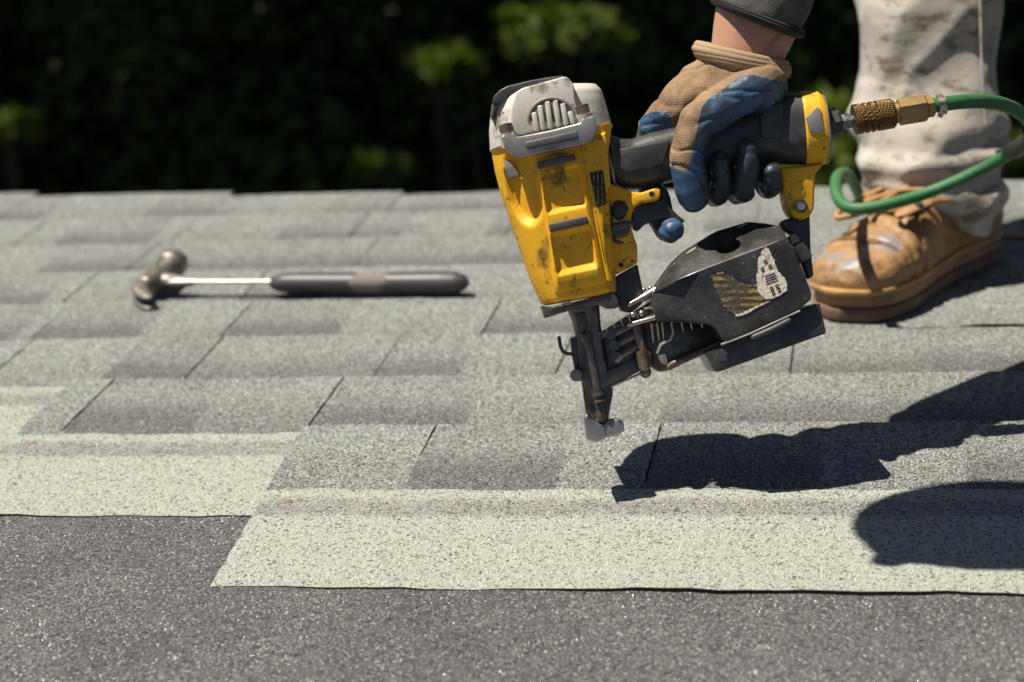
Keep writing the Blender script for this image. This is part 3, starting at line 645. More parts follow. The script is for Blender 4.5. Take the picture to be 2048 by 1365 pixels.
for (x, y) in ((1531, 524), (1540, 534), (1525, 540), (1543, 578), (1554, 573), (1546, 586), (1558, 581)):
    bx_ = MB().plate([(x - 4, y - 2), (x + 2, y - 5), (x + 5, y + 2), (x - 1, y + 5)], 43.0, .5, 0).build('printed_box', MAT['ink'], wp)
    MB().plate([(x - 1.5, y - .8), (x + .8, y - 2), (x + 2.2, y + .8), (x - .3, y + 2)], 43.2, .5, 0).build('printed_mark', MAT['inky'], bx_)
for k in range(4):
    y = 549 + k * 5; MB().plate([(1529 + k, y + 4), (1550 + k * 2, y - 4), (1550.5 + k * 2, y - 2.6), (1529.5 + k, y + 5.4)], 43.0, .4, 0).build('printed_line', MAT['ink'], wp)
# base of the magazine and its hinge
plate = MB().plate([(1408, 704), (1452, 688), (1600, 620), (1640, 606), (1653, 667), (1436, 745), (1428, 741)], 36, 66, 1.5, 3).build('magazine_base', MAT['black'], gun)
mb = MB(); mb.tube([L(1446, 712, 34), L(1446, 712, 37.2)], .0042, 18); mb.build('rivet', MAT['rubber'], plate, 30)
mb = MB(); mb.rod([(1508, 674, 40), (1545, 658, 40), (1576, 642, 40)], 3.0, 12, 'round', (1, .8)); mb.build('hinge_clip', MAT['bumper'], plate)
mb = MB(); mb.rod([(1442, 690, 41), (1500, 668, 41), (1600, 622, 41)], 1.1, 8); mb.build('can_edge', MAT['flange'], can)
MB().plate([(1566, 440), (1620, 428), (1622, 500), (1628, 552), (1616, 560), (1602, 520), (1584, 470), (1560, 456)], 9, 18, 2, 3).build('hinge_arm', MAT['black'], gun)
mb = MB(); mb.rod([(1584, 470, 12), (1592, 486, 12)], 5, 12); mb.rod([(1594, 490, 12), (1612, 520, 12)], 6, 14); mb.plate([(1580, 478), (1600, 472), (1612, 500), (1626, 520), (1600, 516)], 14, 10, 1.4); mb.build('hinge', MAT['rubber'], gun)
# air plug
mb = MB(); mb.rod([(1654, 250, 0), (1657, 249.5, 0), (1676, 246, 0), (1681, 245, 0)], [10.5, 12, 12, 10.5], 8); mb.build('air_inlet', MAT['rubber'], gun, 30)
MAT['zinc'] = metal('zinc plated steel', (.28, .33, .34), .3, 1, grimeat=.55)
mb = MB(); mb.rod([(1681, 245, 0), (1690, 243.5, 0)], [6.4, 6.4], 6); mb.rod([(1690, 243.5, 0), (1694, 243, 0)], 4.8, 16); mb.rod([(1694, 243, 0), (1702, 241.6, 0)], [6.8, 6.4], 6); mb.rod([(1702, 241.5, 0), (1722, 238, 0)], 3.8, 16); mb.build('air_plug', MAT['zinc'], gun, 30)

# ------------------------------------------------------------------ green air hose
def gp(px, py, dep): return at(px, py, dep)
hose = empty('air_hose', gp(1735, 420, 2.2)); HO = hose.location.copy()
tag(hose, 'green rubber air hose with a brass coupler looping past the boot', 'hose')
t = NT('green hose rubber'); p = t.coord('World')
hg = t.mix(t.ramp(t.noise(p, 55, 5, .65), [(.4, 0), (.75, .7)]), (.032, .145, .045), (.07, .18, .075))
MAT['hose'] = t.out(hg, .55, 0.0, t.bump(t.noise(p, 500, 4), .25, .0007), .4)
path = [(1866, 212, 1.60), (1890, 208, 1.602), (1925, 204, 1.61), (1965, 203, 1.63), (2005, 209, 1.66), (2040, 226, 1.71), (2062, 250, 1.76), (2062, 276, 1.82), (2032, 300, 1.87), (1990, 325, 1.90), (1920, 360, 1.92), (1850, 388, 1.93), (1780, 408, 1.93), (1725, 418, 1.935), (1694, 414, 1.945), (1677, 398, 1.96), (1671, 374, 1.98), (1675, 354, 2.01), (1688, 346, 2.04), (1700, 355, 2.09), (1712, 376, 2.15), (1728, 408, 2.22), (1770, 438, 2.32), (1830, 440, 2.42), (1860, 425, 2.52), (1870, 400, 2.68), (1875, 388, 2.82), (1878, 520, 2.90), (1880, 900, 2.95)]
def catmull(P, m=6):
    P = [Vector(p) for p in P]; out = []
    for i in range(len(P) - 1):
        a, b, c, d = P[max(i - 1, 0)], P[i], P[i + 1], P[min(i + 2, len(P) - 1)]
        for k in range(m):
            t_ = k / m; out.append(.5 * ((2 * b) + (c - a) * t_ + (2 * a - 5 * b + 4 * c - d) * t_ ** 2 + (3 * b - a - 3 * c + d) * t_ ** 3))
    out.append(P[-1]); return out
hp = catmull([gp(*q) for q in path]); hp = [Vector((p.x, p.y, max(p.z, .020) if p.y < 1.03 else p.z)) for p in hp]
MB().tube(hp, .0060, 16).build('tube', MAT['hose'], hose, 60, HO)
wrapp = catmull([gp(*q) for q in path[6:9]], 8); MB().tube(wrapp[3:], .0088, 16).build('tape_wrap', MAT['rubber'], hose, 60, HO)
MAT['brass'] = metal('dull brass', (.36, .24, .10), .42, 1, grime=(.10, .055, .025), grimeat=.58)
t = NT('knurled brass'); p = t.coord('Object')
def wave(dirn, sc):
    o = t.n('TexWave', wave_type='BANDS', bands_direction=dirn); t.set(o.inputs['Vector'], t.coord('Object')); o.inputs['Scale'].default_value = sc; return o.outputs['Fac']
kn = t.math('MULTIPLY', wave('DIAGONAL', 210), wave('Z', 230))
MAT['knurl'] = t.out(t.mix(kn, (.13, .075, .032), (.40, .255, .11)), .38, 1.0, t.bump(kn, .8, .0009))
def ax(x): return (x, 240 - (x - 1708) * .166)
def wrod(pts, r, n=16, hexa=False): return MB().tube([W(*ax(x), 0) for x in pts], [q * .001 for q in r], n, 'flat', (1, 1), up=tuple(TOOL.to_3x3() @ Vector((0, .3, 1))))
wrod([1706, 1708, 1722, 1723, 1727, 1728, 1734, 1735, 1739, 1740, 1746, 1747, 1751, 1752, 1784, 1788], [10.5, 12.2, 12.2, 11.2, 11.2, 12.2, 12.2, 11.2, 11.2, 12.2, 12.2, 11.2, 11.2, 12.2, 12.0, 10.5], 32).build('coupler_sleeve', MAT['knurl'], hose, 30, HO)
wrod([1784, 1798], [8.6, 8.6], 24).build('coupler_neck', MAT['brass'], hose, 30, HO)
wrod([1796, 1798, 1850, 1853], [9.6, 10.8, 10.8, 9.6], 6).build('hex_body', MAT['brass'], hose, 25, HO)
wrod([1852, 1854, 1866, 1868], [7.2, 8.2, 8.2, 7.2], 6).build('hex_nut', MAT['brass'], hose, 25, HO)
cl = wrod([1876, 1876.5, 1890, 1890.5], [7.0, 7.7, 7.7, 7.0], 20); cl.tube([W(1874, 198, 0), W(1884, 195, 0)], .0036, 10); cl.tube([W(1878, 226, 4), W(1886, 230, 4)], .003, 10)
cl.build('hose_clamp', MAT['bright'], hose, 30, HO)
# ------------------------------------------------------------------ hammer lying on the shingles
HZ = .0018
h0 = on_roof(318, 566, .0155); h1 = on_roof(938, 566, .0150)
ham = empty('hammer', (h0.x, h0.y, HZ)); HH = ham.location.copy()
tag(ham, 'steel claw hammer with black rubber grip lying on the grey shingles', 'hammer')
MAT['hamsteel'] = metal('rusty hammer steel', (.30, .265, .23), .48, .9, rust=(.13, .085, .055), rustat=.56, grimeat=.6)
MAT['shaft'] = metal('polished shaft', (.46, .43, .40), .45, 1, rust=(.2, .13, .08), rustat=.72, grimeat=.7)
t = NT('worn grip rubber'); p = t.coord('Object'); k = t.attr('mask')
wornm = t.ramp(t.math('ADD', k, t.math('MULTIPLY', t.math('SUBTRACT', t.noise(p, 90, 4, .7), .5), 1.1)), [(.5, 0), (.62, 1)])
MAT['grip'] = t.out(t.mix(wornm, (.060, .058, .056), (.20, .165, .14)), t.mix(wornm, (.46,) * 3, (.85,) * 3), 0.0, t.bump(t.noise(p, 260, 4), .2, .0008))
d = (h1 - h0); d.z = 0; Ltot = d.length; d.normalize(); side = Vector((d.y, -d.x, 0))      # side points to the viewer
zc = HZ + .0135
def hm(s, q=0, z=0): v_ = Vector((h0.x, h0.y, zc)) + d * s + side * q; v_.z += z; return v_
xs = [.135, .142, .152, .170, .22, .27, .31, .335, .350, .358, .363]
rs = [.0062, .0098, .0118, .0125, .0122, .0125, .0132, .0134, .0122, .009, .003]
xs = [x * Ltot / .363 for x in xs]
me = MB().tube([hm(x) for x in xs], rs, 28, 'flat', (.95, 1.08)).mesh('grip', HH)
# denser rings so that the worn zone has a soft edge
mb = MB(); q = np.linspace(xs[0], xs[-1], 90); mb.tube([hm(x) for x in q], list(np.interp(q, xs, rs)), 28, 'flat', (.95, 1.08)); me = mb.mesh('grip', HH); finish(me)
colour_attr(me, lambda co: 1 - abs((co.dot(d)) - .252 * Ltot / .363) / .04 if True else 0)
link('grip', me, MAT['grip'], ham)
mb = MB(); q = [0.0, .02, .034, .05, .09, .125, .138, .15]; q = [x * Ltot / .363 for x in q]
mb.tube([hm(x, 0, .002) for x in q], [.0095, .0095, .0072, .0042, .0038, .0042, .006, .006], 18, 'flat', (.62, 1.15)); mb.build('shaft', MAT['shaft'], ham, 50, HH)
# head: poll away from the viewer, claw towards the viewer
hd = MB()
hd.tube([hm(-.004, -.016, .003), hm(-.004, .0, .003), hm(-.006, .016, .002)], [.0145, .0160, .0140], 20, 'round', (.9, .9))
hd.tube([hm(-.003, -.012, .003), hm(-.003, -.026, .006), hm(-.003, -.038, .008)], [.0135, .0115, .0118], 18)
hd.tube([hm(-.003, -.036, .008), hm(-.003, -.040, .0085), hm(-.003, -.056, .0095), hm(-.003, -.0595, .0098)], [.0138, .0170, .0170, .0150], 24)
hd.tube([hm(-.004, .0, .003), hm(.014, 0, .003), hm(.030, 0, .002)], [.0125, .0105, .0075], 16, 'round', (.8, 1))
head = link('head', hd.fused('head', .0011, 4, HH), MAT['hamsteel'], ham)
for sgn in (-1, 1):
    mb = MB(); pts = [hm(-.006, .006, .001 + sgn * .0045), hm(-.008, .022, sgn * .0058), hm(-.006, .038, -.001 + sgn * .0066), hm(.002, .052, -.003 + sgn * .0070), hm(.012, .063, -.0045 + sgn * .0072), hm(.020, .068, -.005 + sgn * .0072)]
    pts = [Vector((p.x, p.y, max(p.z, HZ + .004))) for p in catmull(pts, 4)]
    mb.tube(pts, list(np.interp(np.linspace(0, 1, len(pts)), [0, .4, .8, 1], [.0125, .0105, .0080, .0035])), 14, 'flat', (.52, 1.0)); mb.build('claw_tine', MAT['hamsteel'], ham, 50, HH)
# loose things on the roof
t_nail = NT('rust'); MAT['rust'] = metal('rusty nail head', (.36, .24, .15), .6, .5, rust=(.28, .15, .08), rustat=.4)
for px, py, lab in ((65, 887, 'rusty nail head in the pale strip left of the front shingle'), (577, 1003, 'rusty nail head near the cut end of the front shingle')):
    c = on_roof(px, py, -.0045); mb = MB(); mb.tube([c + Vector((0, 0, -.003)), c + Vector((0, 0, .0003)), c + Vector((0, 0, .0009))], [.0036, .0038, .0026], 14)
    mb.tube([c + Vector((0, 0, -.02)), c], .0016, 8)
    o = mb.build('roofing_nail', MAT['rust'], None, 40, c); o.location = c; tag(o, lab, 'nail')

c = on_roof(2030, 474, .003); mb = MB(); vv = []; ff = []
for i in range(9):
    for j in range(5):
        u, v = (i / 8 - .5) * .062, (j / 4 - .5) * .020 * math.sin(math.pi * (i + .6) / 9.2); vv.append((u, v + .004 * math.sin(i * .8), .0015 + .10 * v * v * 60 + .004 * (i / 8) ** 2))
for i in range(8):
    for j in range(4): a = i * 5 + j; ff.append((a, a + 1, a + 6, a + 5))
mb.add(vv, ff); me = mb.mesh('dry_leaf'); me.shade_smooth(); MAT['dry'] = plain('dry leaf', (.42, .25, .09), .8)
o = link('dry_leaf', me, MAT['dry']); o.location = c; so2 = o.modifiers.new('s', 'SOLIDIFY'); so2.thickness = .0006; tag(o, 'small curled tan dry leaf on the shingles behind the boot', 'leaf')

# ------------------------------------------------------------------ the roofer
base = on_roof(1790, 640); base.z = .003
person = empty('person', base); PB = base.copy()
tag(person, 'roofer in stained pale trousers and tan boots squatting with gloved hand on the tool', 'person')
MAT['skin'] = NT('skin'); t = MAT['skin']; p = t.coord('Object')
sk = t.mix(t.ramp(t.noise(p, 45, 4), [(.35, 0), (.7, 1)]), (.50, .28, .18), (.44, .215, .13))
sk = t.mix(t.ramp(t.noise(p, 300, 3), [(.62, 0), (.72, .5)]), sk, (.30, .14, .085))
t.b.inputs['Subsurface Weight'].default_value = .12; t.b.inputs['Subsurface Radius'].default_value = (.006, .003, .0015); t.b.inputs['Subsurface Scale'].default_value = .5
MAT['skin'] = t.out(sk, .5, 0.0, t.bump(t.noise(p, 380, 4), .3, .0007))
# skeleton (metres): joints of the squatting figure
wrist = W(1492, 118, -4); elbow = Vector((.235, .215, .60)); shR = Vector((.20, .36, .83)); shL = Vector((.45, -.06, .84))
neck = Vector((.27, .06, .86)); headc = Vector((.030, -.190, .76)); pel = Vector((.58, .52, .42))
ankR = at(1862, 440, 2.23); kneeR = Vector((.29, .665, .55)); hipR = Vector((.50, .62, .44))
ankL = Vector((.72, .16, .11)); kneeL = Vector((.66, -.02, .50)); hipL = Vector((.63, .42, .44))
elbL = Vector((.66, -.06, .64)); wriL = Vector((.58, -.2, .52))
skin = MB()
skin.tube([W(1478, 150, -4), W(1492, 110, -4), W(1508, 60, -5), W(1524, 0, -8), elbow.lerp(wrist, .45), elbow], [.026, .0285, .0325, .036, .044, .047], 24, 'round', (.82, 1.04), up=tuple(TOOL.to_3x3() @ Vector((0, 0, 1))))
skin.tube([elbow, shR], [.047, .058], 20, 'round'); skin.tube([shR, neck, shL], [.06, .06, .06], 20, 'round')
skin.tube([neck, pel], [.13, .14], 24, 'round'); skin.tube([neck, headc + Vector((.09, .06, .03))], [.06, .055], 18, 'round')
fwd = (headc - neck).normalized(); skin.ball(headc, (.082, .078, .085), 22); skin.ball(headc + Vector((-.02, -.02, -.05)), .05)
skin.ball(headc + Vector((-.055, -.06, -.04)), (.014, .014, .02)); skin.ball(headc + Vector((.05, -.075, -.01)), (.012, .008, .028)); skin.ball(headc + Vector((-.05, .055, -.02)), (.012, .008, .028))
for a, b, c in ((hipR, kneeR, ankR), (hipL, kneeL, ankL)):
    skin.tube([pel, a], [.12, .09], 18, 'round'); skin.tube([a, b], [.08, .05], 18, 'round'); skin.tube([b, c], [.042, .03], 18, 'round')
skin.tube([shL, elbL], [.055, .045], 18, 'round'); skin.tube([elbL, wriL], [.045, .03], 18, 'round')
me = skin.fused('body', .005, 4, PB)
link('body', me, MAT['skin'], person)
mb = MB(); mb.tube(catmull([W(1560, 55, 10), W(1551, 80, 13), W(1541, 104, 15), W(1530, 124, 15)], 5), .0050, 12, 'round')
mb.build('tendon', MAT['skin'], person, 60, PB)

# right glove: palm over the handle, thumb down the near side, fingers curled under
gl = MB()
def chain(pts, n=18, fk=1.0): gl.tube([W(*p[:3]) for p in pts], [p[3] * .00092 * fk for p in pts], n, 'round')
PALM = True
chain([(1532, 158, 6, 19), (1532, 175, 10, 19), (1520, 192, 14, 18)])
chain([(1440, 165, -4, 26), (1400, 185, -6, 26), (1370, 212, -9, 24), (1345, 232, -10, 20)])
chain([(1430, 205, -14, 26), (1480, 205, -14, 24), (1515, 205, -12, 20)])
chain([(1528, 160, 16, 19), (1490, 185, 24, 19), (1450, 207, 29, 17.5), (1415, 232, 31, 17)])            # ball of the thumb
chain([(1430, 215, 29, 18), (1392, 250, 32, 16.5), (1377, 290, 32, 15.2), (1374, 325, 31, 15.4), (1378, 350, 30, 15.5), (1384, 378, 28, 15.2), (1388, 390, 27, 14.6)])   # thumb
chain([(1360, 215, -8, 16), (1322, 238, -10, 14), (1302, 258, -14, 12.5), (1293, 300, -27, 11.5), (1300, 370, -33, 11), (1312, 420, -26, 11), (1326, 446, -10, 11.2), (1340, 459, 4, 11.8), (1344, 462, 8, 11.4)])   # index finger
chain(fk=.9, pts=[(1388, 225, -16, 15), (1375, 262, -30, 12.5), (1386, 330, -34, 12), (1408, 376, -26, 11.5), (1428, 392, -8, 11), (1437, 388, 10, 10.8), (1441, 360, 21, 10.6), (1440, 322, 26, 9.6)])
chain(fk=.9, pts=[(1440, 222, -18, 15), (1432, 270, -32, 12.5), (1445, 330, -34, 12), (1464, 374, -24, 11.5), (1478, 388, -6, 11.4), (1488, 384, 12, 11.4), (1494, 350, 24, 11.2), (1496, 298, 28, 10.4)])
chain(fk=.9, pts=[(1500, 215, -18, 14), (1500, 260, -30, 11), (1510, 315, -32, 10.5), (1524, 358, -22, 10), (1534, 376, -6, 10), (1541, 380, 10, 10.2), (1544, 366, 20, 10), (1544, 347, 24, 9.2)])
def gring(a, b, hd, wc, n=40):
    A, B = L(*a, wc), L(*b, wc); c = (A + B) / 2; u = (B - A) / 2
    return [TOOL @ (c + u * math.cos(2 * math.pi * k_ / n) + Vector((0, 0, math.sin(2 * math.pi * k_ / n) * hd * .001))) for k_ in range(n)]
gl.loft([gring((1400, 108), (1570, 148), 27, -3), gring((1384, 138), (1572, 172), 29, -3), gring((1362, 165), (1562, 196), 30, -3), gring((1338, 192), (1540, 212), 29, -5), gring((1318, 214), (1510, 226), 25, -8), gring((1306, 232), (1470, 240), 20, -10)])
me = gl.fused('glove', .0011, 7, PB)
BLUE = [(1590, 168), (1545, 160), (1505, 150), (1485, 150), (1465, 162), (1440, 182), (1418, 196), (1403, 218), (1397, 245), (1392, 275), (1384, 310), (1378, 332), (1372, 346), (1352, 338), (1335, 330), (1335, 430), (1600, 430)]
IDX = [(1283, 232), (1306, 224), (1330, 222), (1342, 236), (1346, 270), (1270, 275)]
TI = TOOL.inverted()
def to_px(co):
    q = TI @ (co + PB); d_ = DG - q.z; return (q.x + OX) * F / d_ + CX, CY - (q.y + OY) * F / d_, q.z
def soft(poly, x, y): return sum(inside(poly, x + dx, y + dy) for dx, dy in ((0, 0), (5, 0), (-5, 0), (0, 5), (0, -5))) / 5
def bluefn(co):
    x, y, z = to_px(co)
    if y > 395: return 1.0
    if z < -.02 and y > 250: return 1.0
    return max(soft(BLUE, x, y), soft(IDX, x, y))
colour_attr(me, bluefn)
def grimefn(co):
    x, y, z = to_px(co); return smooth01(1395, 1430, x) * smooth01(250, 290, y)
colour_attr(me, grimefn, 'grime')
# creases and slack in the fabric
displace(me, lambda c: noise.noise((c + PB) * 95) * .0008 + noise.noise((c + PB) * 38) * .0014 - .0012 * max(0, 1 - 4.5 * abs(noise.noise(Vector((c.x * 30 + 3, c.y * 48, c.z * 62))))))
MAT['glove'] = knit('knit glove'); glove = link('glove', me, MAT['glove'], person)
# rolled cuff
cufft = NT('tan knit cuff'); t = cufft; p = t.coord('Object')
w1 = t.n('TexWave', wave_type='BANDS', bands_direction='DIAGONAL'); t.set(w1.inputs['Vector'], p); w1.inputs['Scale'].default_value = 620; w1.inputs['Distortion'].default_value = 2.5
MAT['cuff'] = t.out(t.mix(w1.outputs['Fac'], (.33, .22, .125), (.46, .32, .195)), .95, 0.0, t.bump(w1.outputs['Fac'], .35, .0006))
def cuff_ring(a, b, hd, grow=1.0, n=44):
    A, B = L(*a, -3), L(*b, -3); c = (A + B) / 2; u = (B - A) / 2 * grow; out = []
    for k_ in range(n):
        q_ = 2 * math.pi * k_ / n; bow = -.010 * math.sin(q_)
        out.append(TOOL @ (c + u * math.cos(q_) + Vector((0, bow * .55, math.sin(q_) * hd * .001 * grow))))
    return out
for k_, (a, b, hd, r_) in enumerate((((1396, 90), (1571, 129), 29, .0036), ((1392, 97), (1574, 137), 29.8, .0036), ((1394, 104), (1575, 144), 29.8, .0034), ((1396, 110), (1574, 150), 29.4, .0030))):
    cr = cuff_ring(a, b, hd); cr = cr + cr[:1]
    MB().tube(cr, r_, 10, 'flat', up=(0, 0, 1)).build('cuff', MAT['cuff'], glove, 60, PB)
MB().loft([cuff_ring((1398, 96), (1570, 135), 28), cuff_ring((1397, 112), (1573, 152), 29), cuff_ring((1396, 128), (1566, 172), 28)]).build('cuff', MAT['cuff'], glove, 60, PB)
# sleeve and shirt
t = NT('charcoal shirt'); p = t.coord('Object')
wv = t.noise(p, 900, 2); MAT['shirt'] = t.out(t.mix(t.ramp(t.noise(p, 30, 4), [(.35, 0), (.7, 1)]), (.075, .068, .06), (.12, .11, .098)), .95, 0.0, t.bump(t.math('ADD', wv, t.math('MULTIPLY', t.noise(p, 60, 4), 2.0)), .5, .0012))
MAT['hem'] = plain('black hem', (.018, .017, .017), .8, .4, 700)
def sl_ring(a, b, hd, wc, n=44, wr=0.0):
    A, B = L(*a, wc), L(*b, wc); c = (A + B) / 2; u = (B - A) / 2; out = []
    for k_ in range(n):
        q_ = 2 * math.pi * k_ / n; wob = 1 + wr * math.sin(3 * q_ + a[1] * .05) + wr * .6 * math.sin(7 * q_ + a[0] * .1)
        out.append(TOOL @ (c + u * math.cos(q_) * wob + Vector((0, -.009 * math.sin(q_), math.sin(q_) * hd * .001 * wob))))
    return out
srings = [sl_ring((1430, 2), (1596, 66), 37, -8, wr=.01), sl_ring((1427, -4), (1602, 58), 39, -8, wr=.015), sl_ring((1428, -30), (1622, 25), 42, -10, wr=.03), sl_ring((1434, -70), (1640, -30), 46, -14, wr=.03), sl_ring((1445, -130), (1660, -110), 50, -22, wr=.03)]
sh = MB(); sh.loft(srings); sh.tube([srings[-1][0].lerp(srings[-1][22], .5), elbow, elbow.lerp(shR, .5), shR], [.046, .062, .064, .075], 22, 'round')
sh.tube([shR, neck.lerp(pel, .08), shL], [.075, .085, .075], 22, 'round'); sh.tube([neck.lerp(pel, .1), neck.lerp(pel, .5), pel], [.14, .15, .155], 26, 'round'); sh.tube([shL, elbL, wriL], [.072, .06, .042], 20, 'round')
shirt = link('shirt', sh.fused('shirt', .0035, 3, PB, .4), MAT['shirt'], person)
for a_, b_, rr in (((1430, 4), (1597, 69), .0030), ((1428, -2), (1600, 63), .0026)):
    cr = sl_ring(a_, b_, 38.4, -8, wr=.01); MB().tube(cr + cr[:1], rr, 8, 'flat', (1, 1.6), up=(0, 0, 1)).build('hem', MAT['hem'], shirt, 60, PB)
# cap
MAT['cap'] = plain('faded cap', (.10, .10, .11), .9)
cp = MB(); cp.ball(headc + Vector((0, 0, .02)), (.102, .082, .088), 22); link('cap', cp.fused('cap', .005, 3, PB), MAT['cap'], person)

# trousers: the shin in view follows its outline, the rest hangs on the bent legs
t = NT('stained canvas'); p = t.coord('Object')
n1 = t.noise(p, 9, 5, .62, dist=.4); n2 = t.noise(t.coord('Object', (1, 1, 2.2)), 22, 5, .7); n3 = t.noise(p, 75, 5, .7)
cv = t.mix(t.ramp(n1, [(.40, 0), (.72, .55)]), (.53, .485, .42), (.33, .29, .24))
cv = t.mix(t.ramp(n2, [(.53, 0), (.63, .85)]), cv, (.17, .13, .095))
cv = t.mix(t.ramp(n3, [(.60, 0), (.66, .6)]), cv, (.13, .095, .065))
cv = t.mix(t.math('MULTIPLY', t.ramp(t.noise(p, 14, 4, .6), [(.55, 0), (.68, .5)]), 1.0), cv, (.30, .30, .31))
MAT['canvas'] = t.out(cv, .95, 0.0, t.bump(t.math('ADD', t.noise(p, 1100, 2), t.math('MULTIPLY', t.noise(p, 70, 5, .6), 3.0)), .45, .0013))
DL = 2.14
def leg_ring(xa, ya, xb, yb, hd, dep, n=72):
    A, B = at(xa, ya, dep), at(xb, yb, dep); c = (A + B) / 2; u = (B - A) / 2; bk_ = Vector((RC[0][2], RC[1][2], 0)).normalized(); out = []
    for k_ in range(n):
        q_ = 2 * math.pi * k_ / n; x, y = sq(q_, 2.25); out.append(c + u * x + bk_ * (y * hd))
    return out
lsec = np.array([(1690, -330, 1985, -330, .082, 2.160), (1698, -160, 1994, -160, .078, 2.150), (1704, 0, 1995, 0, .076, 2.140), (1712, 45, 1996, 45, .075, 2.140), (1724, 92, 1997, 92, .073, 2.140), (1736, 148, 1997, 150, .070, 2.140), (1722, 205, 1998, 205, .072, 2.140), (1706, 265, 2002, 255, .076, 2.140), (1702, 300, 2014, 285, .078, 2.135), (1708, 328, 2000, 320, .076, 2.135), (1720, 350, 1986, 345, .074, 2.135), (1738, 368, 1998, 388, .076, 2.140), (1768, 386, 2004, 420, .075, 2.145), (1806, 404, 1994, 450, .070, 2.150), (1834, 414, 1975, 466, .062, 2.155)], float)
q_ = np.linspace(0, len(lsec) - 1, 110); LS = np.array([np.interp(q_, np.arange(len(lsec)), lsec[:, i]) for i in range(6)]).T
rings = []
for r in LS:
    rg = leg_ring(*r)
    for i, p_ in enumerate(rg):
        a_ = 2 * math.pi * i / len(rg); o_ = (p_ - sum(rg, Vector()) / len(rg)).normalized()
        f_ = .0035 * math.sin(r[1] * .055 + 2.2 * math.sin(a_) + 1.1 * math.cos(2 * a_)) * smooth01(120, 330, r[1]) + .0035 * math.sin(r[1] * .105 + 1.1 * math.sin(a_ + .4) + .5 * math.sin(3 * a_)) * smooth01(250, 330, r[1]) + .004 * math.sin(r[1] * .021 + 3 * math.sin(a_ + .6)) + .005 * noise.noise(p_ * 12) + .009 * (max(0, 1 - 2.4 * abs(noise.noise(Vector((p_.x * 7 + p_.z * 9, p_.y * 7, p_.z * 9 - p_.x * 16))))) ** 1.6) * (.35 + .65 * smooth01(60, 300, r[1])) - .003
        rg[i] = p_ + o_ * f_
    rings.append(rg)
tr_ = MB(); tr_.loft(rings); tr_.tube([kneeR + Vector((0, 0, -.12)), kneeR, kneeR.lerp(hipR, .5), hipR, pel], [.078, .09, .095, .11, .14], 22, 'round')
tr_.tube([pel, hipL, hipL.lerp(kneeL, .5), kneeL, kneeL.lerp(ankL, .5), ankL + Vector((0, 0, .02))], [.14, .11, .095, .085, .078, .078], 22, 'round')
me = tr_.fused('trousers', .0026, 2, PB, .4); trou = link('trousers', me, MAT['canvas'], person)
# turn-up seam and side seam
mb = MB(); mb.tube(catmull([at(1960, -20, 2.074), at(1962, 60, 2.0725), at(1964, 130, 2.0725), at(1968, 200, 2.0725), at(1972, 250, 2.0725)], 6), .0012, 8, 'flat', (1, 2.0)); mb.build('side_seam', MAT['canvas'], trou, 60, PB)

# boots
t = NT('worn tan leather'); p = t.coord('Object'); k = t.attr('mask')
lc = t.mix(t.ramp(t.noise(p, 26, 5, .65), [(.36, 0), (.70, .9)]), (.42, .235, .09), (.20, .105, .045))
lc = t.mix(t.ramp(t.noise(p, 60, 5, .7), [(.54, 0), (.68, .85)]), lc, (.10, .055, .028))
lc = t.mix(t.ramp(t.noise(p, 190, 4, .7), [(.58, 0), (.68, .7)]), lc, (.16, .10, .06))
km = t.ramp(t.math('ADD', k, t.math('MULTIPLY', t.math('SUBTRACT', t.noise(p, 110, 4, .7), .5), .9)), [(.5, 0), (.58, 1)])
lc = t.mix(km, lc, (.27, .235, .225))
MAT['leather'] = t.out(lc, t.mix(km, (.55,) * 3, (.38,) * 3), 0.0, t.bump(t.math('ADD', t.noise(p, 300, 4), t.math('MULTIPLY', t.noise(p, 45, 4, .7), 2.5)), .5, .0013))
MAT['sole'] = plain('worn boot sole', (.17, .095, .055), .7, .5, 160, .4, grime=(.08, .045, .03))
MAT['midsole'] = plain('layered midsole', (.30, .17, .085), .75, .7, 120, .45, grime=(.13, .07, .04))
MAT['lace'] = plain('leather lace', (.40, .22, .075), .7, .4, 500)
MAT['dark_in'] = plain('boot tongue', (.30, .17, .065), .8, .5, 300)
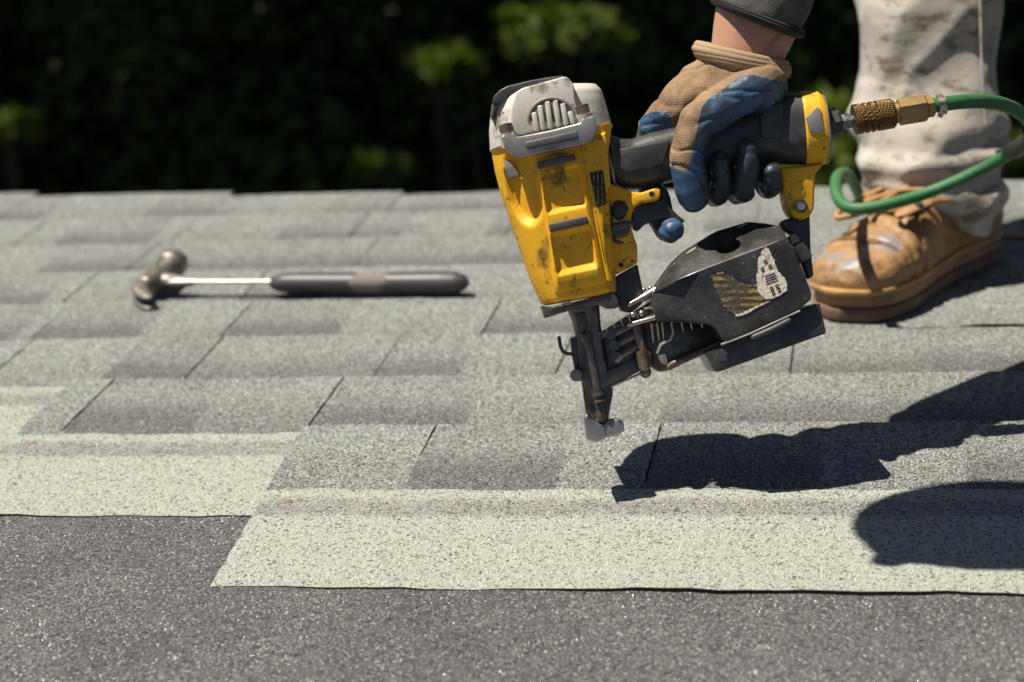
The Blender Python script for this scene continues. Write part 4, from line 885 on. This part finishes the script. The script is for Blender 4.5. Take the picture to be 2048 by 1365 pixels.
def boot(toe, heel, label=None, detail=True):
    f = (toe - heel); f.z = 0; LN = f.length; f.normalize(); sd = Vector((f.y, -f.x, 0)); up = Vector((0, 0, 1))      # sd: to the wearer's right
    def B(s, q=0, z=0): return heel + f * (s * LN) + sd * q + up * z
    prof = [(0, .026), (.02, .033), (.08, .037), (.2, .037), (.35, .034), (.5, .039), (.65, .047), (.78, .051), (.88, .048), (.95, .037), (.985, .022), (1.0, .006)]
    ss = [a for a, _ in prof]; hw = [b for _, b in prof]
    fs = list(np.linspace(0, 1, 26))
    ou = [B(s, np.interp(s, ss, hw), .0) for s in fs] + [B(s, -np.interp(s, ss, hw), .0) for s in fs[::-1]]
    sole = MB(); sole.prism([p_ + up * .013 for p_ in ou], (0, 0, -.013), .002, 2)
    so_ = sole.build('sole', MAT['sole'], person, 50, PB)
    MB().prism([p_ + (p_ - B(.5)).normalized() * -.0025 + up * .0275 for p_ in ou], (0, 0, -.0147), .004, 3).build('midsole', MAT['midsole'], so_, 50, PB)
    if detail:
        MB().prism([Vector(p_) + (Vector(p_) - B(.5)).normalized() * .0030 + up * .0335 for p_ in ou], (0, 0, -.0070), .0028, 3).build('welt', MAT['lace'], so_, 60, PB)
    u_ = MB()
    hts = [(0, .085), (.06, .105), (.2, .110), (.34, .110), (.46, .103), (.58, .093), (.7, .084), (.82, .072), (.92, .062), (.97, .053), (.992, .043)]
    hs_ = [a for a, _ in hts]; hh = [b for _, b in hts]; sec = []
    for s in np.linspace(0, .992, 34):
        w_, h_ = np.interp(s, ss, hw) * .97 + .0005, np.interp(s, hs_, hh); r_ = []
        for kx in range(30):
            a_ = 2 * math.pi * kx / 30; x, y = sq(a_, 2.3 if math.sin(a_) > 0 else 5)
            r_.append(B(s, x * w_, .024 + (h_ - .024) * (.32 + .68 * y if y > 0 else .32 + .32 * y)))
        sec.append(r_)
    u_.loft(sec)
    me = u_.fused('upper', .0014 if detail else .004, 3, PB)
    spots = [(B(.93, .012, .066), .013), (B(.90, .032, .058), .009), (B(.80, -.030, .072), .016), (B(.86, -.014, .07), .008), (B(.95, -.008, .06), .012), (B(.68, -.044, .05), .007)]
    if detail:
        def wr(c):
            w_ = c + PB; s_ = (w_ - heel).dot(f) / LN; q_ = (w_ - heel).dot(sd); d_ = 0
            for c0_, a_ in ((.56, .004), (.635, .0045), (.705, .003)):
                d_ -= a_ * math.exp(-((s_ - c0_ - .12 * abs(q_) / .05 * .3 - .012 * noise.noise(w_ * 40)) / .011) ** 2)
            cap_ = .80 - 2.2 * max(0, abs(q_)) ** 1.5
            if w_.z - heel.z > .03: d_ -= .0016 * math.exp(-((s_ - cap_) / .006) ** 2)
            return d_ + noise.noise(w_ * 24) * .0035 + noise.noise(w_ * 70) * .0016
        displace(me, wr)
    colour_attr(me, lambda co: max([max(0, 1.0 - (co + PB - c).length / (2 * r_)) for c, r_ in spots]))
    up_o = link('upper', me, MAT['leather'], person)
    if label: up_o['label'] = label
    if detail:
        for k_ in range(2):
            pts = []
            for q_ in np.linspace(-.046, .046, 40):
                s_ = .80 + .012 * k_ + .012 - 2.2 * abs(q_) ** 1.5; w_ = np.interp(s_, ss, hw) * .97; h_ = np.interp(s_, hs_, hh); x_ = min(.995, abs(q_) / w_)
                pts.append(B(s_, q_, .024 + (h_ - .024) * (.32 + .68 * (1 - x_ ** 2.3) ** (1 / 2.3)) + .0006))
            MB().tube(pts, .0009, 6).build('stitch_row', MAT['midsole'], up_o, 60, PB)
        for sg in (-1, 1):           # lace stays beside the opening with loops and eyelets
            mb = MB(); mb.tube(catmull([B(.50, sg * .040, .098), B(.56, sg * .034, .100), B(.64, sg * .028, .096), B(.70, sg * .022, .092)], 5), [.007] * 5 + [.008] * 5 + [.007] * 5 + [.004], 12, 'round', (.45, 1.2), up=(0, 0, 1)); fl_ = mb.build('lace_stay', MAT['leather'], up_o, 60, PB)
            for s_, z_ in ((.55, .105), (.63, .100)):
                mb = MB(); c_ = B(s_, sg * .034, z_); mb.tube([c_ - up * .003, c_ + up * .0022], .0042, 14); mb.build('eyelet', MAT['zinc'], fl_, 30, PB)
        mb = MB(); mb.tube(catmull([B(.52, .024, .106), B(.64, .034, .098), B(.74, .040, .092), B(.80, .030, .090), B(.74, .012, .094), B(.62, .004, .102), B(.52, -.006, .110)], 7), .0030, 10, 'round'); mb.build('lace', MAT['lace'], up_o, 60, PB)
        mb = MB(); mb.tube(catmull([B(.52, -.030, .108), B(.58, .0, .107), B(.66, .022, .098)], 6), .0028, 10, 'round'); mb.build('lace', MAT['lace'], up_o, 60, PB)
        mb = MB(); mb.tube(catmull([B(.42, .0, .108), B(.47, 0, .108), B(.53, 0, .103), B(.60, 0, .096)], 5), [.017] * 16, 16, 'round', (.3, 1.25), up=(0, 0, 1)); mb.build('tongue', MAT['dark_in'], up_o, 60, PB)
        mb = MB(); mb.tube(catmull([B(.30, .030, .105), B(.38, .036, .108), B(.45, .02, .110), B(.48, -.005, .116)], 5), [.009] * 15 + [.005], 12, 'round', (.5, 1.3)); mb.build('collar_flap', MAT['leather'], up_o, 60, PB)
zb = .0030
toe = on_roof(1668, 648); toe.z = zb; heel = toe + Vector((.152, .246, 0))
boot(toe, heel, 'scuffed tan leather work boot with grey worn toe')
boot(Vector((.60, -.02, zb)), Vector((.74, .22, zb)), None, False)
print('BOOT', toe, heel, 'ankR', ankR)
# ------------------------------------------------------------------ house below, garden and trees
GZ = -3.0
MAT['ground'] = NT('leaf litter'); t = MAT['ground']; p = t.coord('World')
MAT['ground'] = t.out(t.mix(t.ramp(t.noise(p, 1.5, 6, .7), [(.35, 0), (.65, 1)]), (.030, .026, .014), (.028, .040, .012)), .95, 0.0, t.bump(t.noise(p, 20, 5), .8, .03))
n = 40; vv = []; 
for j in range(n + 1):
    for i in range(n + 1):
        x, y = -120 + 240 * i / n, -90 + 240 * j / n; vv.append((x, y, GZ + .25 * noise.noise(Vector((x * .07, y * .07, 0)))))
mb = MB().add(vv, [(j * (n + 1) + i, j * (n + 1) + i + 1, (j + 1) * (n + 1) + i + 1, (j + 1) * (n + 1) + i) for j in range(n) for i in range(n)])
me = mb.mesh('ground'); me.shade_smooth(); tag(link('ground', me, MAT['ground']), kind='structure')
MAT['siding'] = plain('pale siding', (.45, .43, .40), .8)
hw = MB().prism([Vector((-2.0, -2.4, -.045)), Vector((2.4, -2.4, -.045)), Vector((2.4, .60, -.045)), Vector((-2.0, .60, -.045))], (0, 0, -3.2), .004).build('house_wall', MAT['siding'])
tag(hw, kind='structure')
def leafmat(name, a, b):
    t = NT(name); p = t.coord('World')
    oi = t.n('ObjectInfo').outputs['Random']
    c = t.mix(t.ramp(t.noise(p, 9, 3), [(.3, 0), (.7, 1)]), a, b)
    t.b.inputs['Transmission Weight'].default_value = 0
    bs = t.b; tr = t.n('BsdfTranslucent'); t.set(tr.inputs[0], t.mix(1.0, c, (.9, 1.25, .35), 'MULTIPLY'))
    mx = t.n('MixShader'); mx.inputs[0].default_value = .35
    t.out(c, .55, 0.0, None, .3); t.t.links.new(bs.outputs[0], mx.inputs[1]); t.t.links.new(tr.outputs[0], mx.inputs[2])
    t.t.links.new(mx.outputs[0], t.t.nodes['Material Output'].inputs[0]); return t.m
MAT['leafd'] = leafmat('dark leaves', (.042, .066, .016), (.068, .105, .022)); MAT['leaf_sunlit'] = leafmat('sun lightened leaves', (.085, .125, .018), (.13, .158, .025))  # second leaf colour is lightened to paint sunlight into the bright clumps
MAT['bark'] = plain('bark', (.06, .048, .036), .95, .8, 40)
# holes in the canopy through which the sun reaches the garden (photo spots and distance)
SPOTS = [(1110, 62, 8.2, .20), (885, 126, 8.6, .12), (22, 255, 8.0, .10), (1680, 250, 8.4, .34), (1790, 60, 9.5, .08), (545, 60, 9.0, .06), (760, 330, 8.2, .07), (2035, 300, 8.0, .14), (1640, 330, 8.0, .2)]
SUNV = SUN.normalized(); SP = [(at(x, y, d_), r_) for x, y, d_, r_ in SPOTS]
def leaves(name, centre, rad, n, size, seed, mat, parent, org, lobes=9, holes=True):
    q = np.random.default_rng(seed); c = np.array(centre)
    lc = q.normal(size=(lobes, 3)); lc /= np.linalg.norm(lc, axis=1)[:, None]; lc = c + lc * np.array(rad) * q.uniform(.35, .8, (lobes, 1)); lr = q.uniform(.3, .55, lobes)
    k = q.integers(0, lobes, n); d_ = q.normal(size=(n, 3)); d_ /= np.linalg.norm(d_, axis=1)[:, None]
    P = lc[k] + d_ * np.array(rad) * lr[k][:, None] * q.uniform(.25, 1.0, (n, 1)) ** .5
    P = P[P[:, 2] > GZ + .05]
    if holes:
        s = np.array(SUNV); keep = np.ones(len(P), bool)
        for sp, r_ in SP:
            v = P - np.array(sp); al = v @ s; dist = np.linalg.norm(v - al[:, None] * s, axis=1); keep &= ~((dist < r_ * 1.05) & (al < -.15))
            # keep the sight line to the lit spot open
            w = np.array(sp) - CP; L_ = np.linalg.norm(w); w /= L_; v = P - CP; al = v @ w; dist = np.linalg.norm(v - al[:, None] * w, axis=1); keep &= ~((dist < r_ * al / L_ * 1.1) & (al < L_ - r_ * .8))
        P = P[keep]
    n = len(P); u = q.normal(size=(n, 3)); u /= np.linalg.norm(u, axis=1)[:, None]; w = np.cross(u, q.normal(size=(n, 3))); w /= np.linalg.norm(w, axis=1)[:, None]
    sz = size * q.uniform(.6, 1.3, (n, 1)); V = np.stack([P - u * sz, P + w * sz * .45 + u * sz * .1, P + u * sz, P - w * sz * .45 + u * sz * .1], 1).reshape(-1, 3) - np.array(org)
    me = bpy.data.meshes.new(name); me.vertices.add(4 * n); me.vertices.foreach_set('co', V.ravel()); me.loops.add(4 * n); me.loops.foreach_set('vertex_index', np.arange(4 * n))
    me.polygons.add(n); me.polygons.foreach_set('loop_start', np.arange(0, 4 * n, 4)); me.polygons.foreach_set('loop_total', np.full(n, 4)); me.update(calc_edges=True)
    return link(name, me, mat, parent)
def tree(x, y, h, rad, n, seed, label, mat='leafd', size=.09):
    o = empty('tree', (x, y, GZ)); q = random.Random(seed); org = Vector((x, y, GZ)); mb = MB()
    top = Vector((x + q.uniform(-.4, .4), y + q.uniform(-.4, .4), GZ + h)); trunk = catmull([org + Vector((0, 0, -.1)), org.lerp(top, .35) + Vector((q.uniform(-.15, .15), 0, 0)), org.lerp(top, .7), top], 5)
    mb.tube(trunk, list(np.linspace(.16, .05, len(trunk))), 12); mb.build('trunk', MAT['bark'], o, 60, org)
    for k in range(6):
        a = org.lerp(top, q.uniform(.5, .9)); b = a + Vector((q.uniform(-1, 1) * rad[0] * .7, q.uniform(-1, 1) * rad[1] * .7, q.uniform(.2, .6) * rad[2]))
        MB().tube(catmull([a, a.lerp(b, .5) + Vector((0, 0, .1)), b], 4), list(np.linspace(.06, .015, 9)), 8).build('branch', MAT['bark'], o, 60, org)
    leaves('crown', top + Vector((0, 0, -.1 * rad[2])), rad, n, size, seed, MAT[mat], o, org, 14); tag(o, label, 'tree', 'trees beyond the eave'); return o
def shrub(px, py, dep, rad, n, seed, label, mat='leafd', size=.05, holes=True, ground=True):
    c = at(px, py, dep); org = Vector((c.x, c.y, GZ)); o = empty('shrub', org); q = random.Random(seed)
    for k in range(4):
        b = c + Vector((q.uniform(-.5, .5) * rad[0], q.uniform(-.5, .5) * rad[1], q.uniform(-.3, .5) * rad[2])); a = org + Vector((q.uniform(-.1, .1), q.uniform(-.1, .1), -.05))
        MB().tube(catmull([a, a.lerp(b, .5) + Vector((q.uniform(-.1, .1), 0, .05)), b], 4), list(np.linspace(.014, .004, 9)), 7).build('stem', MAT['bark'], o, 60, org)
    leaves('foliage', c, rad, n, size, seed, MAT[mat], o, org, 10, holes); tag(o, label, 'shrub'); return o
TL_ = 'tall dark leafy tree shading the garden beyond the roof edge'
for i, (x, y, h, rad, n) in enumerate([(-5.5, 6.5, 6.5, (2.8, 2.4, 1.9), 16000), (-2.6, 8.2, 7.2, (2.9, 2.6, 2.0), 16000), (.4, 7.4, 6.8, (2.9, 2.6, 1.9), 16000), (3.4, 8.6, 7.2, (2.9, 2.6, 2.0), 16000), (-8.0, 9.0, 7.5, (3.0, 2.8, 2.2), 14000), (-3.8, 11.2, 8.5, (3.2, 2.8, 2.4), 14000), (1.2, 11.4, 8.5, (3.2, 2.8, 2.4), 14000), (6.4, 11.5, 8.0, (3.2, 2.8, 2.4), 12000), (-10.5, 12.5, 9, (3.4, 3, 2.6), 12000), (7.6, 8.0, 7.0, (3.0, 2.6, 2.2), 12000), (-6.2, 14.5, 8.5, (3.2, 3.0, 3.2), 11000), (-1.4, 14.8, 8.5, (3.2, 3.0, 3.2), 11000), (4.0, 14.6, 8.5, (3.2, 3.0, 3.2), 11000), (10.2, 13.5, 8.5, (3.2, 3.0, 3.0), 11000)]):
    tree(x, y, h, rad, n, 20 + i, TL_)
for i in range(17):
    px = -1160 + i * 270 + (i % 2) * 60
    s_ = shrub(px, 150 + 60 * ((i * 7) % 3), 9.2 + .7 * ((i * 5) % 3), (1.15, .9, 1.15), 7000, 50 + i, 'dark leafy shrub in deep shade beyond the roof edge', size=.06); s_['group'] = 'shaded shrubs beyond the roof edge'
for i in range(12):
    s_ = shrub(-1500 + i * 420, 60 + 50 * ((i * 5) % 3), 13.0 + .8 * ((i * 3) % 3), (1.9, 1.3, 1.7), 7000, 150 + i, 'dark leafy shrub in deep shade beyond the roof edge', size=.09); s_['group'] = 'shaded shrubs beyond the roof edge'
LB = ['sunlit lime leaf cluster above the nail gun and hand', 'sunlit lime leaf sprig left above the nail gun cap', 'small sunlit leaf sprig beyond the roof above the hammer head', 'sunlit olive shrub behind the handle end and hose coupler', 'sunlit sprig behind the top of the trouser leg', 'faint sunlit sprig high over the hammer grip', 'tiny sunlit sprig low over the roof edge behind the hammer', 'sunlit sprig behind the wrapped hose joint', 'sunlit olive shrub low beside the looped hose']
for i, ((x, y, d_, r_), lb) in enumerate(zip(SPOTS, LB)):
    shrub(x, y, d_, (r_ * 1.7, r_, r_ * .45), int(50 + 1000 * r_), 80 + i, lb, 'leaf_sunlit', .07, False)
